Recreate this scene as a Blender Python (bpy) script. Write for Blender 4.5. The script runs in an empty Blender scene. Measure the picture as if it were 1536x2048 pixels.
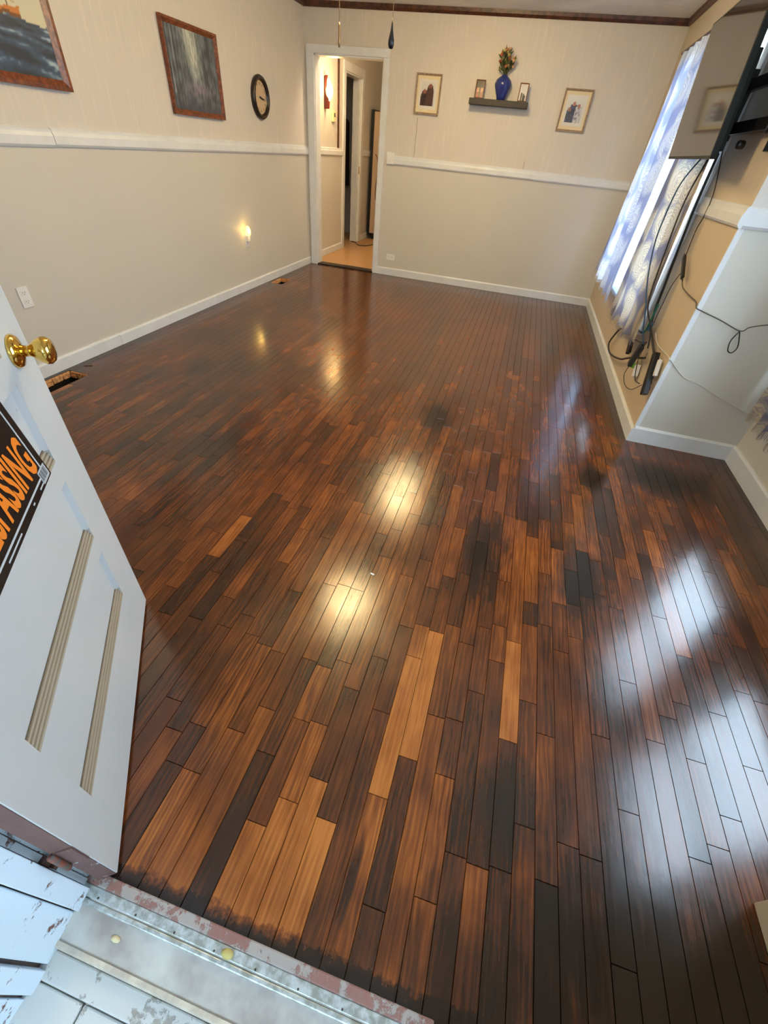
import bpy, math, random
from mathutils import Matrix, Vector, noise
random.seed(7)
S = bpy.context.scene
COL = S.collection

# ------------------------------------------------------------------ camera, sky, lights, exposure
ROT = ((0.957232, -0.24068, 0.160563), (0.277978, 0.611192, -0.741062), (0.080224, 0.754001, 0.651956))
CAM = Vector((2.82575879, -6.35744248, 1.33993597))
FPX = 847.105
cd = bpy.data.cameras.new('camera'); cam = bpy.data.objects.new('camera', cd); COL.objects.link(cam)
cam.matrix_world = Matrix([list(ROT[i]) + [CAM[i]] for i in range(3)] + [[0, 0, 0, 1]])
cd.sensor_fit = 'HORIZONTAL'; cd.sensor_width = 36; cd.lens = FPX / 1536 * 36; cd.clip_start = 0.01
S.camera = cam
w = bpy.data.worlds.new('overcast_sky'); S.world = w; w.use_nodes = True
bg = w.node_tree.nodes['Background']
bg.inputs[0].default_value = (0.64, 0.83, 1.02, 1); bg.inputs[1].default_value = 4.0
vs = S.view_settings
vs.view_transform = 'Standard'; vs.look = 'None'; vs.gamma = 1; vs.use_curve_mapping = False
vs.exposure = 1.86
LAMP_WARM = (1.0, 0.62, 0.27)

def portal(name, loc, rot, sx, sy):
    l = bpy.data.lights.new(name, 'AREA'); l.shape = 'RECTANGLE'; l.size = sx; l.size_y = sy
    l.cycles.is_portal = True
    o = bpy.data.objects.new(name, l); o.location = loc; o.rotation_euler = rot; COL.objects.link(o)
H90 = math.pi / 2
portal('sky_portal', (4.00, -1.70, 1.28), (0, H90, 0), 1.7, 2.0)
portal('sky_portal', (4.60, -4.10, 1.28), (0, H90, 0), 1.7, 0.85)
portal('sky_portal', (4.60, -5.15, 1.28), (0, H90, 0), 1.7, 0.9)

def bulb(name, loc, energy, col, r=0.05):
    l = bpy.data.lights.new(name, 'POINT'); l.energy = energy; l.color = col; l.shadow_soft_size = r
    o = bpy.data.objects.new(name, l); o.location = loc; COL.objects.link(o); return o

# ------------------------------------------------------------------ helpers
def lin(c):
    return tuple(((v / 255) / 12.92 if v <= 10 else (((v / 255) + 0.055) / 1.055) ** 2.4) for v in c)

class MB:
    def __init__(s): s.v = []; s.f = []; s.sm = []
    def add(s, vs_, fs, smooth=False):
        b = len(s.v); s.v += [tuple(v) for v in vs_]
        for f in fs: s.f.append(tuple(b + i for i in f)); s.sm.append(smooth)
        return s
    def box(s, x0, x1, y0, y1, z0, z1, T=None):
        vv = [(x, y, z) for x in (x0, x1) for y in (y0, y1) for z in (z0, z1)]
        if T is not None: vv = [T @ Vector(v) for v in vv]
        return s.add(vv, [(0, 1, 3, 2), (4, 6, 7, 5), (0, 4, 5, 1), (2, 3, 7, 6), (0, 2, 6, 4), (1, 5, 7, 3)])
    def prism(s, poly, a0, a1, axis=0, T=None):      # poly in the other two axes, extruded along axis
        n = len(poly); vv = []
        for a in (a0, a1):
            for p in poly:
                q = list(p); q.insert(axis, a); vv.append(Vector(q))
        if T is not None: vv = [T @ v for v in vv]
        return s.add(vv, [tuple(range(n - 1, -1, -1)), tuple(range(n, 2 * n))] + [(i, (i + 1) % n, n + (i + 1) % n, n + i) for i in range(n)])
    def lathe(s, prof, T=None, n=28, smooth=True):
        vv = []
        for r, z in prof:
            for i in range(n):
                a = 2 * math.pi * i / n; vv.append(Vector((r * math.cos(a), r * math.sin(a), z)))
        if T is not None: vv = [T @ v for v in vv]
        fs = [(j * n + i, j * n + (i + 1) % n, (j + 1) * n + (i + 1) % n, (j + 1) * n + i) for j in range(len(prof) - 1) for i in range(n)]
        fs += [tuple(range(n - 1, -1, -1)), tuple((len(prof) - 1) * n + i for i in range(n))]
        return s.add(vv, fs, smooth)
    def tube(s, pts, r, n=8, smooth=True):
        P = [Vector(p) for p in pts]
        if len(P) > 2:                                # Catmull-Rom smoothing
            Q = []
            for i in range(len(P) - 1):
                a, b, c, d = P[max(i - 1, 0)], P[i], P[i + 1], P[min(i + 2, len(P) - 1)]
                for k in range(6):
                    t = k / 6
                    Q.append(0.5 * ((2 * b) + (c - a) * t + (2 * a - 5 * b + 4 * c - d) * t * t + (3 * b - a - 3 * c + d) * t ** 3))
            Q.append(P[-1]); P = Q
        up = Vector((0.13, 0.2, 1)).normalized(); vv = []
        for i, p in enumerate(P):
            d = (P[min(i + 1, len(P) - 1)] - P[max(i - 1, 0)]).normalized()
            u = d.cross(up); u = u.normalized() if u.length > 1e-4 else Vector((1, 0, 0)); v_ = d.cross(u)
            for k in range(n):
                a = 2 * math.pi * k / n; vv.append(p + (u * math.cos(a) + v_ * math.sin(a)) * r)
        m = len(P)
        fs = [(j * n + i, j * n + (i + 1) % n, (j + 1) * n + (i + 1) % n, (j + 1) * n + i) for j in range(m - 1) for i in range(n)]
        fs += [tuple(range(n - 1, -1, -1)), tuple((m - 1) * n + i for i in range(n))]
        return s.add(vv, fs, smooth)
    def obj(s, name, mat, parent=None, bevel=0, kind=None, label=None, T=None):
        me = bpy.data.meshes.new(name); me.from_pydata(s.v, [], s.f); me.update()
        me.polygons.foreach_set('use_smooth', s.sm)
        if mat: me.materials.append(mat)
        o = bpy.data.objects.new(name, me); COL.objects.link(o)
        if T is not None: o.matrix_world = T
        if parent: o.parent = parent
        if bevel:
            m = o.modifiers.new('bevel', 'BEVEL'); m.width = bevel; m.segments = 2; m.limit_method = 'ANGLE'
        if kind: o['kind'] = kind
        if label: o['label'] = label
        return o
def B(x0, x1, y0, y1, z0, z1): return MB().box(x0, x1, y0, y1, z0, z1)
def tag(o, label, cat=None, group=None, kind=None):
    o['label'] = label
    if cat: o['category'] = cat
    if group: o['group'] = group
    if kind: o['kind'] = kind
    return o
def thing(name, loc, label, cat, T=None, group=None):
    o = bpy.data.objects.new(name, None); COL.objects.link(o); o.empty_display_size = 0.05
    if T is not None: o.matrix_world = T
    else: o.location = loc
    return tag(o, label, cat, group)

# ------------------------------------------------------------------ materials
def M(name, col=(0.5, 0.5, 0.5), rough=0.5, metal=0.0, emit=None, estr=0.0, spec=0.5, coat=0.0):
    m = bpy.data.materials.new(name); m.use_nodes = True; b = m.node_tree.nodes['Principled BSDF']
    b.inputs['Base Color'].default_value = (*col, 1); b.inputs['Roughness'].default_value = rough
    b.inputs['Metallic'].default_value = metal; b.inputs['Specular IOR Level'].default_value = spec
    b.inputs['Coat Weight'].default_value = coat; b.inputs['Coat Roughness'].default_value = 0.15
    if emit: b.inputs['Emission Color'].default_value = (*emit, 1); b.inputs['Emission Strength'].default_value = estr
    return m
class N:
    def __init__(s, m): s.t = m.node_tree; s.b = s.t.nodes.get('Principled BSDF'); s.out = s.t.nodes['Material Output']
    def n(s, ty, **k):
        x = s.t.nodes.new(ty)
        for a, v in k.items(): setattr(x, a, v)
        return x
    def l(s, a, b): s.t.links.new(a, b); return s
    def val(s, sock, v):
        if hasattr(v, 'is_linked'): s.t.links.new(v, sock)
        else: sock.default_value = v
    def math(s, op, a, b=0.0, c=None, clamp=False):
        x = s.n('ShaderNodeMath', operation=op, use_clamp=clamp); s.val(x.inputs[0], a); s.val(x.inputs[1], b)
        if c is not None: s.val(x.inputs[2], c)
        return x.outputs[0]
    def ramp(s, f, stops, interp='LINEAR'):
        x = s.n('ShaderNodeValToRGB'); e = x.color_ramp.elements; x.color_ramp.interpolation = interp
        while len(e) > 1: e.remove(e[-1])
        e[0].position = stops[0][0]; e[0].color = (*stops[0][1], 1)
        for p, c in stops[1:]:
            q = e.new(p); q.color = (*c, 1)
        s.val(x.inputs[0], f); return x.outputs[0]
    def mix(s, f, a, b, mode='MIX'):
        x = s.n('ShaderNodeMix', data_type='RGBA', blend_type=mode)
        s.val(x.inputs[0], f); s.val(x.inputs[6], a if hasattr(a, 'is_linked') else (*a, 1)); s.val(x.inputs[7], b if hasattr(b, 'is_linked') else (*b, 1))
        return x.outputs[2]
    def noise(s, vec, scale, detail=3, rough=0.5, dist=0.0):
        x = s.n('ShaderNodeTexNoise'); x.inputs['Scale'].default_value = scale; x.inputs['Detail'].default_value = detail
        x.inputs['Roughness'].default_value = rough; x.inputs['Distortion'].default_value = dist
        s.l(vec, x.inputs['Vector']); return x.outputs[0]
    def pos(s): return s.n('ShaderNodeNewGeometry').outputs['Position']
    def obj(s): return s.n('ShaderNodeTexCoord').outputs['Object']
    def sep(s, v): x = s.n('ShaderNodeSeparateXYZ'); s.l(v, x.inputs[0]); return x.outputs
    def comb(s, a, b, c): x = s.n('ShaderNodeCombineXYZ'); s.val(x.inputs[0], a); s.val(x.inputs[1], b); s.val(x.inputs[2], c); return x.outputs[0]
    def bump(s, h, strength=0.2, dist=0.002):
        x = s.n('ShaderNodeBump'); x.inputs['Strength'].default_value = strength; x.inputs['Distance'].default_value = dist
        s.l(h, x.inputs['Height']); s.l(x.outputs[0], s.b.inputs['Normal'])

def mat_wall(name, lower, upper, streak):
    m = M(name, lower, 0.5); g = N(m); p = g.pos(); x, y, z = g.sep(p)
    u = g.math('ADD', x, y)
    st = g.noise(g.comb(g.math('MULTIPLY', u, 1.0), 0.0, g.math('MULTIPLY', z, 0.035)), 55, 3, 0.65)
    st2 = g.noise(g.comb(g.math('MULTIPLY', u, 1.0), 3.0, g.math('MULTIPLY', z, 0.22)), 26, 4, 0.6)
    f = g.math('MULTIPLY', g.math('SUBTRACT', st, 0.52), 7.0, clamp=True)
    f = g.math('MULTIPLY', f, g.math('MULTIPLY', g.math('SUBTRACT', st2, 0.36), 4.0, clamp=True), clamp=True)
    up = g.mix(g.math('MULTIPLY', f, 0.55), upper, streak)
    mot = g.noise(p, 1.4, 3, 0.6)
    lo = g.mix(g.math('MULTIPLY', mot, 0.12), lower, tuple(v * 0.75 for v in lower))
    c = g.mix(g.math('GREATER_THAN', z, 1.22), lo, up); g.l(c, g.b.inputs['Base Color'])
    g.l(g.math('SUBTRACT', 0.62, g.math('MULTIPLY', mot, 0.18)), g.b.inputs['Roughness'])
    g.bump(g.math('ADD', g.math('MULTIPLY', g.noise(p, 160, 2), 0.4), g.math('MULTIPLY', f, g.math('GREATER_THAN', z, 1.22))), 0.25, 0.0012)
    return m
PAINT = lin((206, 202, 192)); PAPER = lin((210, 204, 195)); STREAK = lin((230, 223, 212))
m_wall = mat_wall('wall_paint', PAINT, PAPER, STREAK)
m_wall_lamp_tint = mat_wall('wall_paint_lamp_tint', lin((202, 186, 160)), lin((196, 184, 164)), lin((212, 202, 184)))  # same wall paint with warm lamplight and shade tinted into its colour
def mat_noisy(name, c1, c2, scale, rough, det=4, bump=0.0, lo=0.4, hi=0.6, **k):
    m = M(name, c1, rough, **k); g = N(m); p = g.pos(); n = g.noise(p, scale, det, 0.6)
    f = g.math('DIVIDE', g.math('SUBTRACT', n, lo), hi - lo, clamp=True)
    g.l(g.mix(f, c1, c2), g.b.inputs['Base Color'])
    if bump: g.bump(n, bump, 0.002)
    return m
m_trim = mat_noisy('white_trim_paint', lin((222, 226, 229)), lin((213, 216, 217)), 7, 0.35, lo=0.35, hi=0.75)
m_ceil = mat_noisy('ceiling_paint', lin((232, 229, 223)), lin((220, 217, 211)), 3, 0.8, bump=0.3)
m_crown = mat_noisy('dark_brown_crown_wood', lin((92, 52, 34)), lin((58, 32, 22)), 24, 0.4)
m_white = M('white_plastic', lin((230, 230, 228)), 0.35)
m_black = M('black_plastic', (0.008, 0.008, 0.009), 0.35)
m_rubber = M('black_cable_rubber', (0.012, 0.012, 0.013), 0.45)
m_dark = M('dark_void', (0.006, 0.005, 0.005), 0.9)
m_slot = M('socket_slot', (0.05, 0.045, 0.04), 0.7)
m_brass = M('polished_brass', (0.78, 0.52, 0.13), 0.12, 1.0)
m_glassm = bpy.data.materials.new('window_glass'); m_glassm.use_nodes = True
g = N(m_glassm); g.t.nodes.remove(g.b)
tr = g.n('ShaderNodeBsdfTransparent'); gl = g.n('ShaderNodeBsdfGlossy'); gl.inputs['Roughness'].default_value = 0.02
lw = g.n('ShaderNodeLayerWeight'); fr = g.math('ADD', 0.04, g.math('MULTIPLY', 0.9, g.math('POWER', lw.outputs['Facing'], 5.0))); mx = g.n('ShaderNodeMixShader')
g.l(fr, mx.inputs[0]); g.l(tr.outputs[0], mx.inputs[1]); g.l(gl.outputs[0], mx.inputs[2]); g.l(mx.outputs[0], g.out.inputs[0])

# oak strip: tone, seed and grain kind come from the object colour (single planks) or a colour attribute (joined planks)
def mat_oak(name, attr):
    m = M(name, rough=0.2); g = N(m); p = g.pos(); x, y, z = g.sep(p)
    if attr: a = g.n('ShaderNodeAttribute', attribute_name='tone'); col = a.outputs['Color']
    else: a = g.n('ShaderNodeObjectInfo'); col = a.outputs['Color']
    sc = g.n('ShaderNodeSeparateColor'); g.l(col, sc.inputs[0]); tone, seed, kind = sc.outputs
    off = g.math('MULTIPLY', seed, 37.0)
    v1 = g.comb(g.math('ADD', x, off), g.math('MULTIPLY', y, 0.035), off)
    fine = g.noise(v1, 150, 2, 0.6)
    v2 = g.comb(g.math('ADD', x, off), g.math('ADD', g.math('MULTIPLY', y, 0.16), off), off)
    warp = g.noise(v2, 14, 3, 0.55)
    wv = g.math('SINE', g.math('ADD', g.math('MULTIPLY', x, 420.0), g.math('MULTIPLY', warp, g.math('ADD', 14.0, g.math('MULTIPLY', kind, 30.0)))))
    grain = g.math('ADD', g.math('MULTIPLY', g.math('SUBTRACT', fine, 0.5), 1.0), g.math('MULTIPLY', wv, g.math('MULTIPLY', kind, 0.16)))
    cloud = g.noise(g.comb(x, g.math('MULTIPLY', y, 0.5), off), 9, 3, 0.55)
    big = g.noise(p, 2.1, 3, 0.6)
    t = g.math('ADD', tone, g.math('MULTIPLY', g.math('SUBTRACT', cloud, 0.5), 0.6))
    t = g.math('ADD', t, g.math('MULTIPLY', g.math('SUBTRACT', big, 0.5), 0.55))
    t = g.math('ADD', t, g.math('MULTIPLY', grain, 0.14 if attr else 0.58))
    # dark spots (stains and painted-in floor shade), unsanded band along the walls, blackened edge by the sill
    def spot(cx, cy, rx, ry, amt):
        dx = g.math('DIVIDE', g.math('SUBTRACT', x, cx), rx); dy = g.math('DIVIDE', g.math('SUBTRACT', y, cy), ry)
        d = g.math('SQRT', g.math('ADD', g.math('MULTIPLY', dx, dx), g.math('MULTIPLY', dy, dy)))
        d = g.math('ADD', d, g.math('MULTIPLY', g.math('SUBTRACT', cloud, 0.5), 1.6))
        return g.math('MULTIPLY', g.math('SUBTRACT', 1.4, d, clamp=True), amt)
    st = None
    for a_ in [(2.99, -4.93, 0.07, 0.22, 0.45), (3.54, -4.11, 0.07, 0.12, 0.5), (3.40, -4.95, 0.09, 0.22, 0.35), (2.54, -3.75, 0.10, 0.22, 0.35),
               (3.34, -1.97, 0.07, 0.12, 0.4), (1.3, -4.7, 0.22, 0.35, 0.3), (3.97, -3.95, 0.28, 0.16, 0.4), (2.80, -6.15, 0.012, 0.09, 0.4), (3.16, -5.93, 0.16, 0.12, 0.35),
               (3.55, -6.15, 0.42, 0.22, 0.5), (3.12, -6.24, 0.3, 0.1, 0.3), (1.0, -3.9, 0.5, 0.6, 0.2), (0.6, -2.8, 0.3, 1.2, 0.15)]:  # broad spots: shade by the entry wall and on the left floor, painted in
        s_ = spot(*a_); st = s_ if st is None else g.math('MAXIMUM', st, s_)
    t = g.math('SUBTRACT', t, st)
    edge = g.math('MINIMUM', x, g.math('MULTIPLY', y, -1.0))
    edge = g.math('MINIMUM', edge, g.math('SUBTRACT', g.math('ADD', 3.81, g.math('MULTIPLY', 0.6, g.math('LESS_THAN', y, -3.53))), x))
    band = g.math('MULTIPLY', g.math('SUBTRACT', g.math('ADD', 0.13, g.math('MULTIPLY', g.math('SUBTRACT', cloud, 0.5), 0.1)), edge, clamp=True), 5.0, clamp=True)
    sill = g.math('MULTIPLY', g.math('SUBTRACT', g.math('ADD', 0.033, g.math('MULTIPLY', g.math('SUBTRACT', g.noise(p, 30, 4, 0.7), 0.5), 0.07)), g.math('ADD', y, 6.322), clamp=True), 30.0, clamp=True)
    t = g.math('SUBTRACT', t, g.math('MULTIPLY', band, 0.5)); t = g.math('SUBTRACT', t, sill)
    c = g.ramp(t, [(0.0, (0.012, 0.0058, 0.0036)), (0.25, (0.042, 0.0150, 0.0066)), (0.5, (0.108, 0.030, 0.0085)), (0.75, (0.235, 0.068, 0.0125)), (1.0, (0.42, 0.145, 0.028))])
    # scuffed patches where the finish has gone satin
    def patch(cx, cy, rx, ry):
        dx = g.math('ABSOLUTE', g.math('DIVIDE', g.math('SUBTRACT', x, cx), rx)); dy = g.math('ABSOLUTE', g.math('DIVIDE', g.math('SUBTRACT', y, cy), ry))
        d = g.math('MAXIMUM', dx, dy); d = g.math('ADD', d, g.math('MULTIPLY', g.math('SUBTRACT', g.noise(v1, 90, 3, 0.6), 0.5), 0.8)); d = g.math('ADD', d, g.math('MULTIPLY', g.math('SUBTRACT', cloud, 0.5), 1.1))
        return g.math('MULTIPLY', g.math('SUBTRACT', 1.0, d), 6.0, clamp=True)
    wear = g.math('MAXIMUM', patch(2.53, -4.62, 0.135, 0.30), patch(2.52, -5.40, 0.125, 0.125))
    g.l(c, g.b.inputs['Base Color'])
    r = g.math('ADD', 0.12, g.math('MULTIPLY', g.noise(p, 5, 4, 0.6), 0.14))
    r = g.math('ADD', r, g.math('MULTIPLY', g.math('SUBTRACT', fine, 0.5), 0.10))
    r = g.math('ADD', r, g.math('MULTIPLY', wear, 0.04)); r = g.math('ADD', r, g.math('MULTIPLY', band, 0.12))
    g.l(r, g.b.inputs['Roughness']); g.b.inputs['Specular IOR Level'].default_value = 0.75
    g.bump(g.math('ADD', g.math('MULTIPLY', grain, 0.05), g.math('MULTIPLY', g.noise(p, 20, 2), 0.7)), 0.22, 0.0016)
    return m
m_oak = mat_oak('stained_oak_strip', False); m_oak_far = mat_oak('stained_oak_strip_joined', True)
m_rawwood = mat_noisy('raw_sawn_wood', lin((228, 172, 112)), lin((184, 122, 72)), 60, 0.8)
m_hallfloor = M('hall_laminate', lin((176, 124, 72)), 0.35)
g = N(m_hallfloor); p = g.pos(); x, y, z = g.sep(p)
n_ = g.noise(g.comb(g.math('MULTIPLY', x, 0.5), y, 0.0), 22, 4, 0.65)
g.l(g.mix(n_, lin((172, 128, 82)), lin((212, 172, 122))), g.b.inputs['Base Color'])

def vcol_mat(name, rough=0.5, coat=0.0):
    m = M(name, rough=rough, coat=coat); g = N(m); a = g.n('ShaderNodeAttribute', attribute_name='paint'); g.l(a.outputs['Color'], g.b.inputs['Base Color']); return m
m_canvas = vcol_mat('painted_canvas', 0.45, 0.2); m_photo = vcol_mat('photo_print', 0.3)
def painted(name, f, w_, h_, nx, nz, T, mat, parent):     # flat print or canvas on its own plane, coloured per vertex by f(u, v)
    mb = MB()
    for j in range(nz + 1):
        for i in range(nx + 1): mb.v.append((w_ * i / nx, 0, h_ * j / nz))
    for j in range(nz):
        for i in range(nx):
            a = j * (nx + 1) + i; mb.f.append((a, a + 1, a + nx + 2, a + nx + 1)); mb.sm.append(False)
    o = mb.obj(name, mat, parent)
    o.data.transform(T)
    ca = o.data.color_attributes.new('paint', 'FLOAT_COLOR', 'POINT')
    k = 0
    for j in range(nz + 1):
        for i in range(nx + 1):
            ca.data[k].color = (*lin(f(i / nx, j / nz)), 1); k += 1
    return o
def mixc(a, b, t):
    t = max(0.0, min(1.0, t)); return tuple(a[i] + (b[i] - a[i]) * t for i in range(3))
def nz3(x, y, z=0.0): return noise.noise(Vector((x, y, z)))

# ------------------------------------------------------------------ room shell
W, H, Y0, XJ, YJ = 3.809, 2.43, -6.33, 4.41, -3.53
def structure(o, label): return tag(o, label, kind='structure')
# wall slabs with openings: cells of a grid, minus the holes
def slab(name, axis, a0, a1, u0, u1, z0, z1, holes, mat, label):
    us = sorted({u0, u1, *[h[0] for h in holes], *[h[1] for h in holes]}); zs = sorted({z0, z1, *[h[2] for h in holes], *[h[3] for h in holes]})
    mb = MB()
    for i in range(len(us) - 1):
        for j in range(len(zs) - 1):
            cu, cz = (us[i] + us[i + 1]) / 2, (zs[j] + zs[j + 1]) / 2
            if any(h[0] < cu < h[1] and h[2] < cz < h[3] for h in holes): continue
            if axis == 'x': mb.box(a0, a1, us[i], us[i + 1], zs[j], zs[j + 1])
            else: mb.box(us[i], us[i + 1], a0, a1, zs[j], zs[j + 1])
    return structure(mb.obj(name, mat), label)
slab('wall_left', 'x', -0.12, 0, Y0 - 0.13, 0.0, -0.04, H, [], m_wall, 'long left wall, streaked cream wallpaper over plain beige paint')
slab('wall_far', 'y', 0, 0.12, -0.12, W + 0.12, -0.04, H, [(0.11, 0.925, -0.04, 2.05)], m_wall, 'far wall with the doorway, streaked cream wallpaper over beige paint')
slab('wall_right', 'x', W, W + 0.14, YJ, 0.0, -0.04, H, [(-2.68, -0.75, 0.50, 2.08)], m_wall_lamp_tint, 'right wall behind the television, warm lamplight tinted into its paint')
slab('wall_right', 'y', YJ - 0.003, YJ, W + 0.001, W + 0.14, -0.04, H, [], m_wall, 'painted end face of the television wall')
slab('wall_right', 'y', YJ - 0.003, YJ + 0.12, W + 0.14, XJ + 0.16, -0.04, H, [], m_wall, 'short wall stepping back to the right beside the television wall')
slab('wall_right', 'x', XJ, XJ + 0.14, Y0 - 0.13, YJ, -0.04, H, [(-4.52, -3.68, 0.50, 2.05), (-5.46, -4.72, 0.50, 2.05)], m_wall, 'right wall of the wider near part of the room')
slab('wall_near', 'y', Y0 - 0.13, Y0, 0.0, XJ, -0.04, H, [(2.10, 3.07, -0.04, 2.08)], m_wall, 'wall with the entry door the photo is taken from')
structure(B(-0.12, XJ + 0.14, Y0 - 0.13, 0.12, H, H + 0.1).obj('ceiling', m_ceil), 'pale grey ceiling')
# step face of the right wall gets the untinted wall paint via a corner bead
c_ = B(W - 0.004, W + 0.022, YJ - 0.004, YJ + 0.004, 0.095, 1.18).obj('trim_1', m_trim); structure(c_, 'white corner strip on the outside corner of the right wall')

# chair rails, baseboards and crown, each run its own object, split into boards where the photo shows a joint
def rail_prof(d): return [(0, 1.178), (d * 0.55, 1.178), (d, 1.190), (d, 1.228), (d * 0.7, 1.246), (d * 0.7, 1.256), (d * 0.35, 1.264), (0, 1.264)]
def board(name, prof, run, a0, a1, wall, sgn, mat, label, parent=None):
    pts = [(wall + sgn * q[0], q[1]) for q in prof]
    if run == 'y': o = MB().prism([(px_, pz) for px_, pz in pts], a0, a1, axis=1)
    else: o = MB().prism([(py_, pz) for py_, pz in pts], a0, a1, axis=0)
    o = o.obj(name, mat, parent)
    if label: structure(o, label)
    return o
RP = rail_prof(0.024)
def base_prof(h): return [(0, 0.0), (0.016, 0.0), (0.016, h - 0.012), (0.009, h), (0, h)]
r = structure(bpy.data.objects.new('trim_2', None), 'white chair rail along the left wall'); COL.objects.link(r)
board('rail_board', RP, 'y', -3.688, 0.0, 0, 1, m_trim, None, r); board('rail_board', [(a * 0.9, b - 0.003) for a, b in RP], 'y', Y0, -3.690, 0, 1, m_trim, None, r)
r = structure(bpy.data.objects.new('trim_3', None), 'white chair rail along the far wall'); COL.objects.link(r)
board('rail_board', RP, 'x', 1.12, 2.728, 0, -1, m_trim, None, r); board('rail_board', [(a * 0.93, b - 0.002) for a, b in RP], 'x', 2.731, W - 0.02, 0, -1, m_trim, None, r)
board('trim_4', RP, 'y', YJ - 0.024, -2.775, W, -1, m_trim, 'chair rail on the right wall beside the television window')
board('trim_4', RP, 'y', -0.65, 0.0, W, -1, m_trim, 'chair rail on the right wall in the far corner')
board('trim_4', RP, 'x', W, XJ, YJ, -1, m_trim, 'chair rail on the short stepping wall')
r = structure(bpy.data.objects.new('baseboard_left', None), 'white baseboard along the left wall'); COL.objects.link(r)
board('base_board', base_prof(0.082), 'y', -3.659, -0.0, 0, 1, m_trim, None, r); board('base_board', base_prof(0.085), 'y', Y0, -3.662, 0, 1, m_trim, None, r)
board('baseboard_far', base_prof(0.088), 'x', 0.99, W, 0, -1, m_trim, 'white baseboard along the far wall')
board('baseboard_right', base_prof(0.092), 'y', YJ - 0.016, 0.0, W, -1, m_trim, 'baseboard under the television')
board('baseboard_right', base_prof(0.105), 'x', W, XJ, YJ, -1, m_trim, 'white baseboard of the short stepping wall')
board('baseboard_right', base_prof(0.105), 'y', -5.93, YJ, XJ, -1, m_trim, 'white baseboard along the near right wall')
CP = [(0, 2.385), (0.012, 2.385), (0.026, 2.405), (0.03, 2.43), (0, 2.43)]
board('trim_5', CP, 'y', Y0, 0.0, 0, 1, m_crown, 'dark brown ceiling trim on the left wall')
board('trim_5', CP, 'x', 0.0, W, 0, -1, m_crown, 'dark brown ceiling trim on the far wall')
board('trim_5', CP, 'y', YJ - 0.03, 0.0, W, -1, m_crown, 'dark brown ceiling trim on the right wall')
board('trim_5', CP, 'x', W, XJ, YJ, -1, m_crown, 'dark brown ceiling trim on the short stepping wall')
board('trim_5', CP, 'y', Y0, YJ, XJ, -1, m_crown, 'dark brown ceiling trim on the near right wall')
# open panel seams in the far wallpaper
for sx, z1_ in ((1.352, 1.61), (2.625, 1.335)):
    structure(B(sx, sx + 0.003, -0.0015, 0.001, 1.264, z1_).obj('trim_6', m_slot), 'thin dark wallpaper seam above the far chair rail')

# ------------------------------------------------------------------ windows
def window(name, x0, ya, yb, z0, z1, label, split=None):
    t = structure(bpy.data.objects.new(name, None), label); COL.objects.link(t)
    def cs(ya_, yb_, za, zb, d0=-0.018, d1=0.0): return B(x0 + d0, x0 + d1, ya_, yb_, za, zb)
    cw = 0.09
    cs(ya - cw, ya, z0 - 0.02, z1 + cw).obj('casing', m_trim, t, 0.003); cs(yb, yb + cw, z0 - 0.02, z1 + cw).obj('casing', m_trim, t, 0.003)
    cs(ya, yb, z1, z1 + cw).obj('casing', m_trim, t, 0.003)
    cs(ya - cw - 0.02, yb + cw + 0.02, z0 - 0.045, z0 - 0.02, -0.045).obj('window_sill', m_trim, t, 0.004)
    f = MB(); a, b = x0 + 0.06, x0 + 0.10
    ms = [ya] + ([split] if split else []) + [yb]
    for i in range(len(ms) - 1):
        l, r_ = ms[i], ms[i + 1]; fw = 0.045; zm = (z0 + z1) / 2
        f.box(a, b, l, l + fw, z0, z1); f.box(a, b, r_ - fw, r_, z0, z1); f.box(a, b, l, r_, z0, z0 + fw); f.box(a, b, l, r_, z1 - fw, z1); f.box(a, b, l, r_, zm - 0.025, zm + 0.025)
        for za, zb in ((z0 + fw, zm - 0.025), (zm + 0.025, z1 - fw)):
            B(a + 0.018, a + 0.021, l + fw, r_ - fw, za, zb).obj('pane', m_glassm, t)
    f.obj('sash', m_trim, t)
window('window_1', W, -2.68, -0.75, 0.50, 2.08, 'window behind the television, hung with patterned curtains', -1.71)
window('window_2', XJ, -4.52, -3.68, 0.50, 2.05, 'near right window, the one closer to the corner')
window('window_3', XJ, -5.46, -4.72, 0.50, 2.05, 'near right window, the one closer to the entry')

# ------------------------------------------------------------------ curtains
def mat_curtain(name, ground, motif, thru):
    m = bpy.data.materials.new(name); m.use_nodes = True; g = N(m); g.b.inputs['Roughness'].default_value = 0.85
    p = g.pos(); x, y, z = g.sep(p)
    v = g.n('ShaderNodeTexVoronoi', feature='F1'); v.inputs['Scale'].default_value = 1.0; v.inputs['Randomness'].default_value = 0.35
    g.l(g.comb(0.0, g.math('MULTIPLY', y, 5.2), g.math('MULTIPLY', z, 3.9)), v.inputs['Vector']); d = v.outputs['Distance']
    ringn = g.noise(p, 16, 2, 0.6)
    rings = g.math('SINE', g.math('ADD', g.math('MULTIPLY', d, 95.0), g.math('MULTIPLY', ringn, 26.0)))
    body = g.math('MULTIPLY', g.math('SUBTRACT', 0.56, d), 7.0, clamp=True)
    k = g.math('MULTIPLY', body, g.math('ADD', 0.68, g.math('MULTIPLY', rings, 0.28)), clamp=True)
    c = g.mix(k, ground, motif); g.l(c, g.b.inputs['Base Color'])
    tl = g.n('ShaderNodeBsdfTranslucent'); g.l(c, tl.inputs[0]); ms = g.n('ShaderNodeMixShader'); ms.inputs[0].default_value = thru
    g.l(g.b.outputs[0], ms.inputs[1]); g.l(tl.outputs[0], ms.inputs[2]); g.l(ms.outputs[0], g.out.inputs[0]); return m
m_curt = mat_curtain('curtain_cloth', lin((112, 112, 130)), lin((196, 184, 160)), 0.26)
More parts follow.
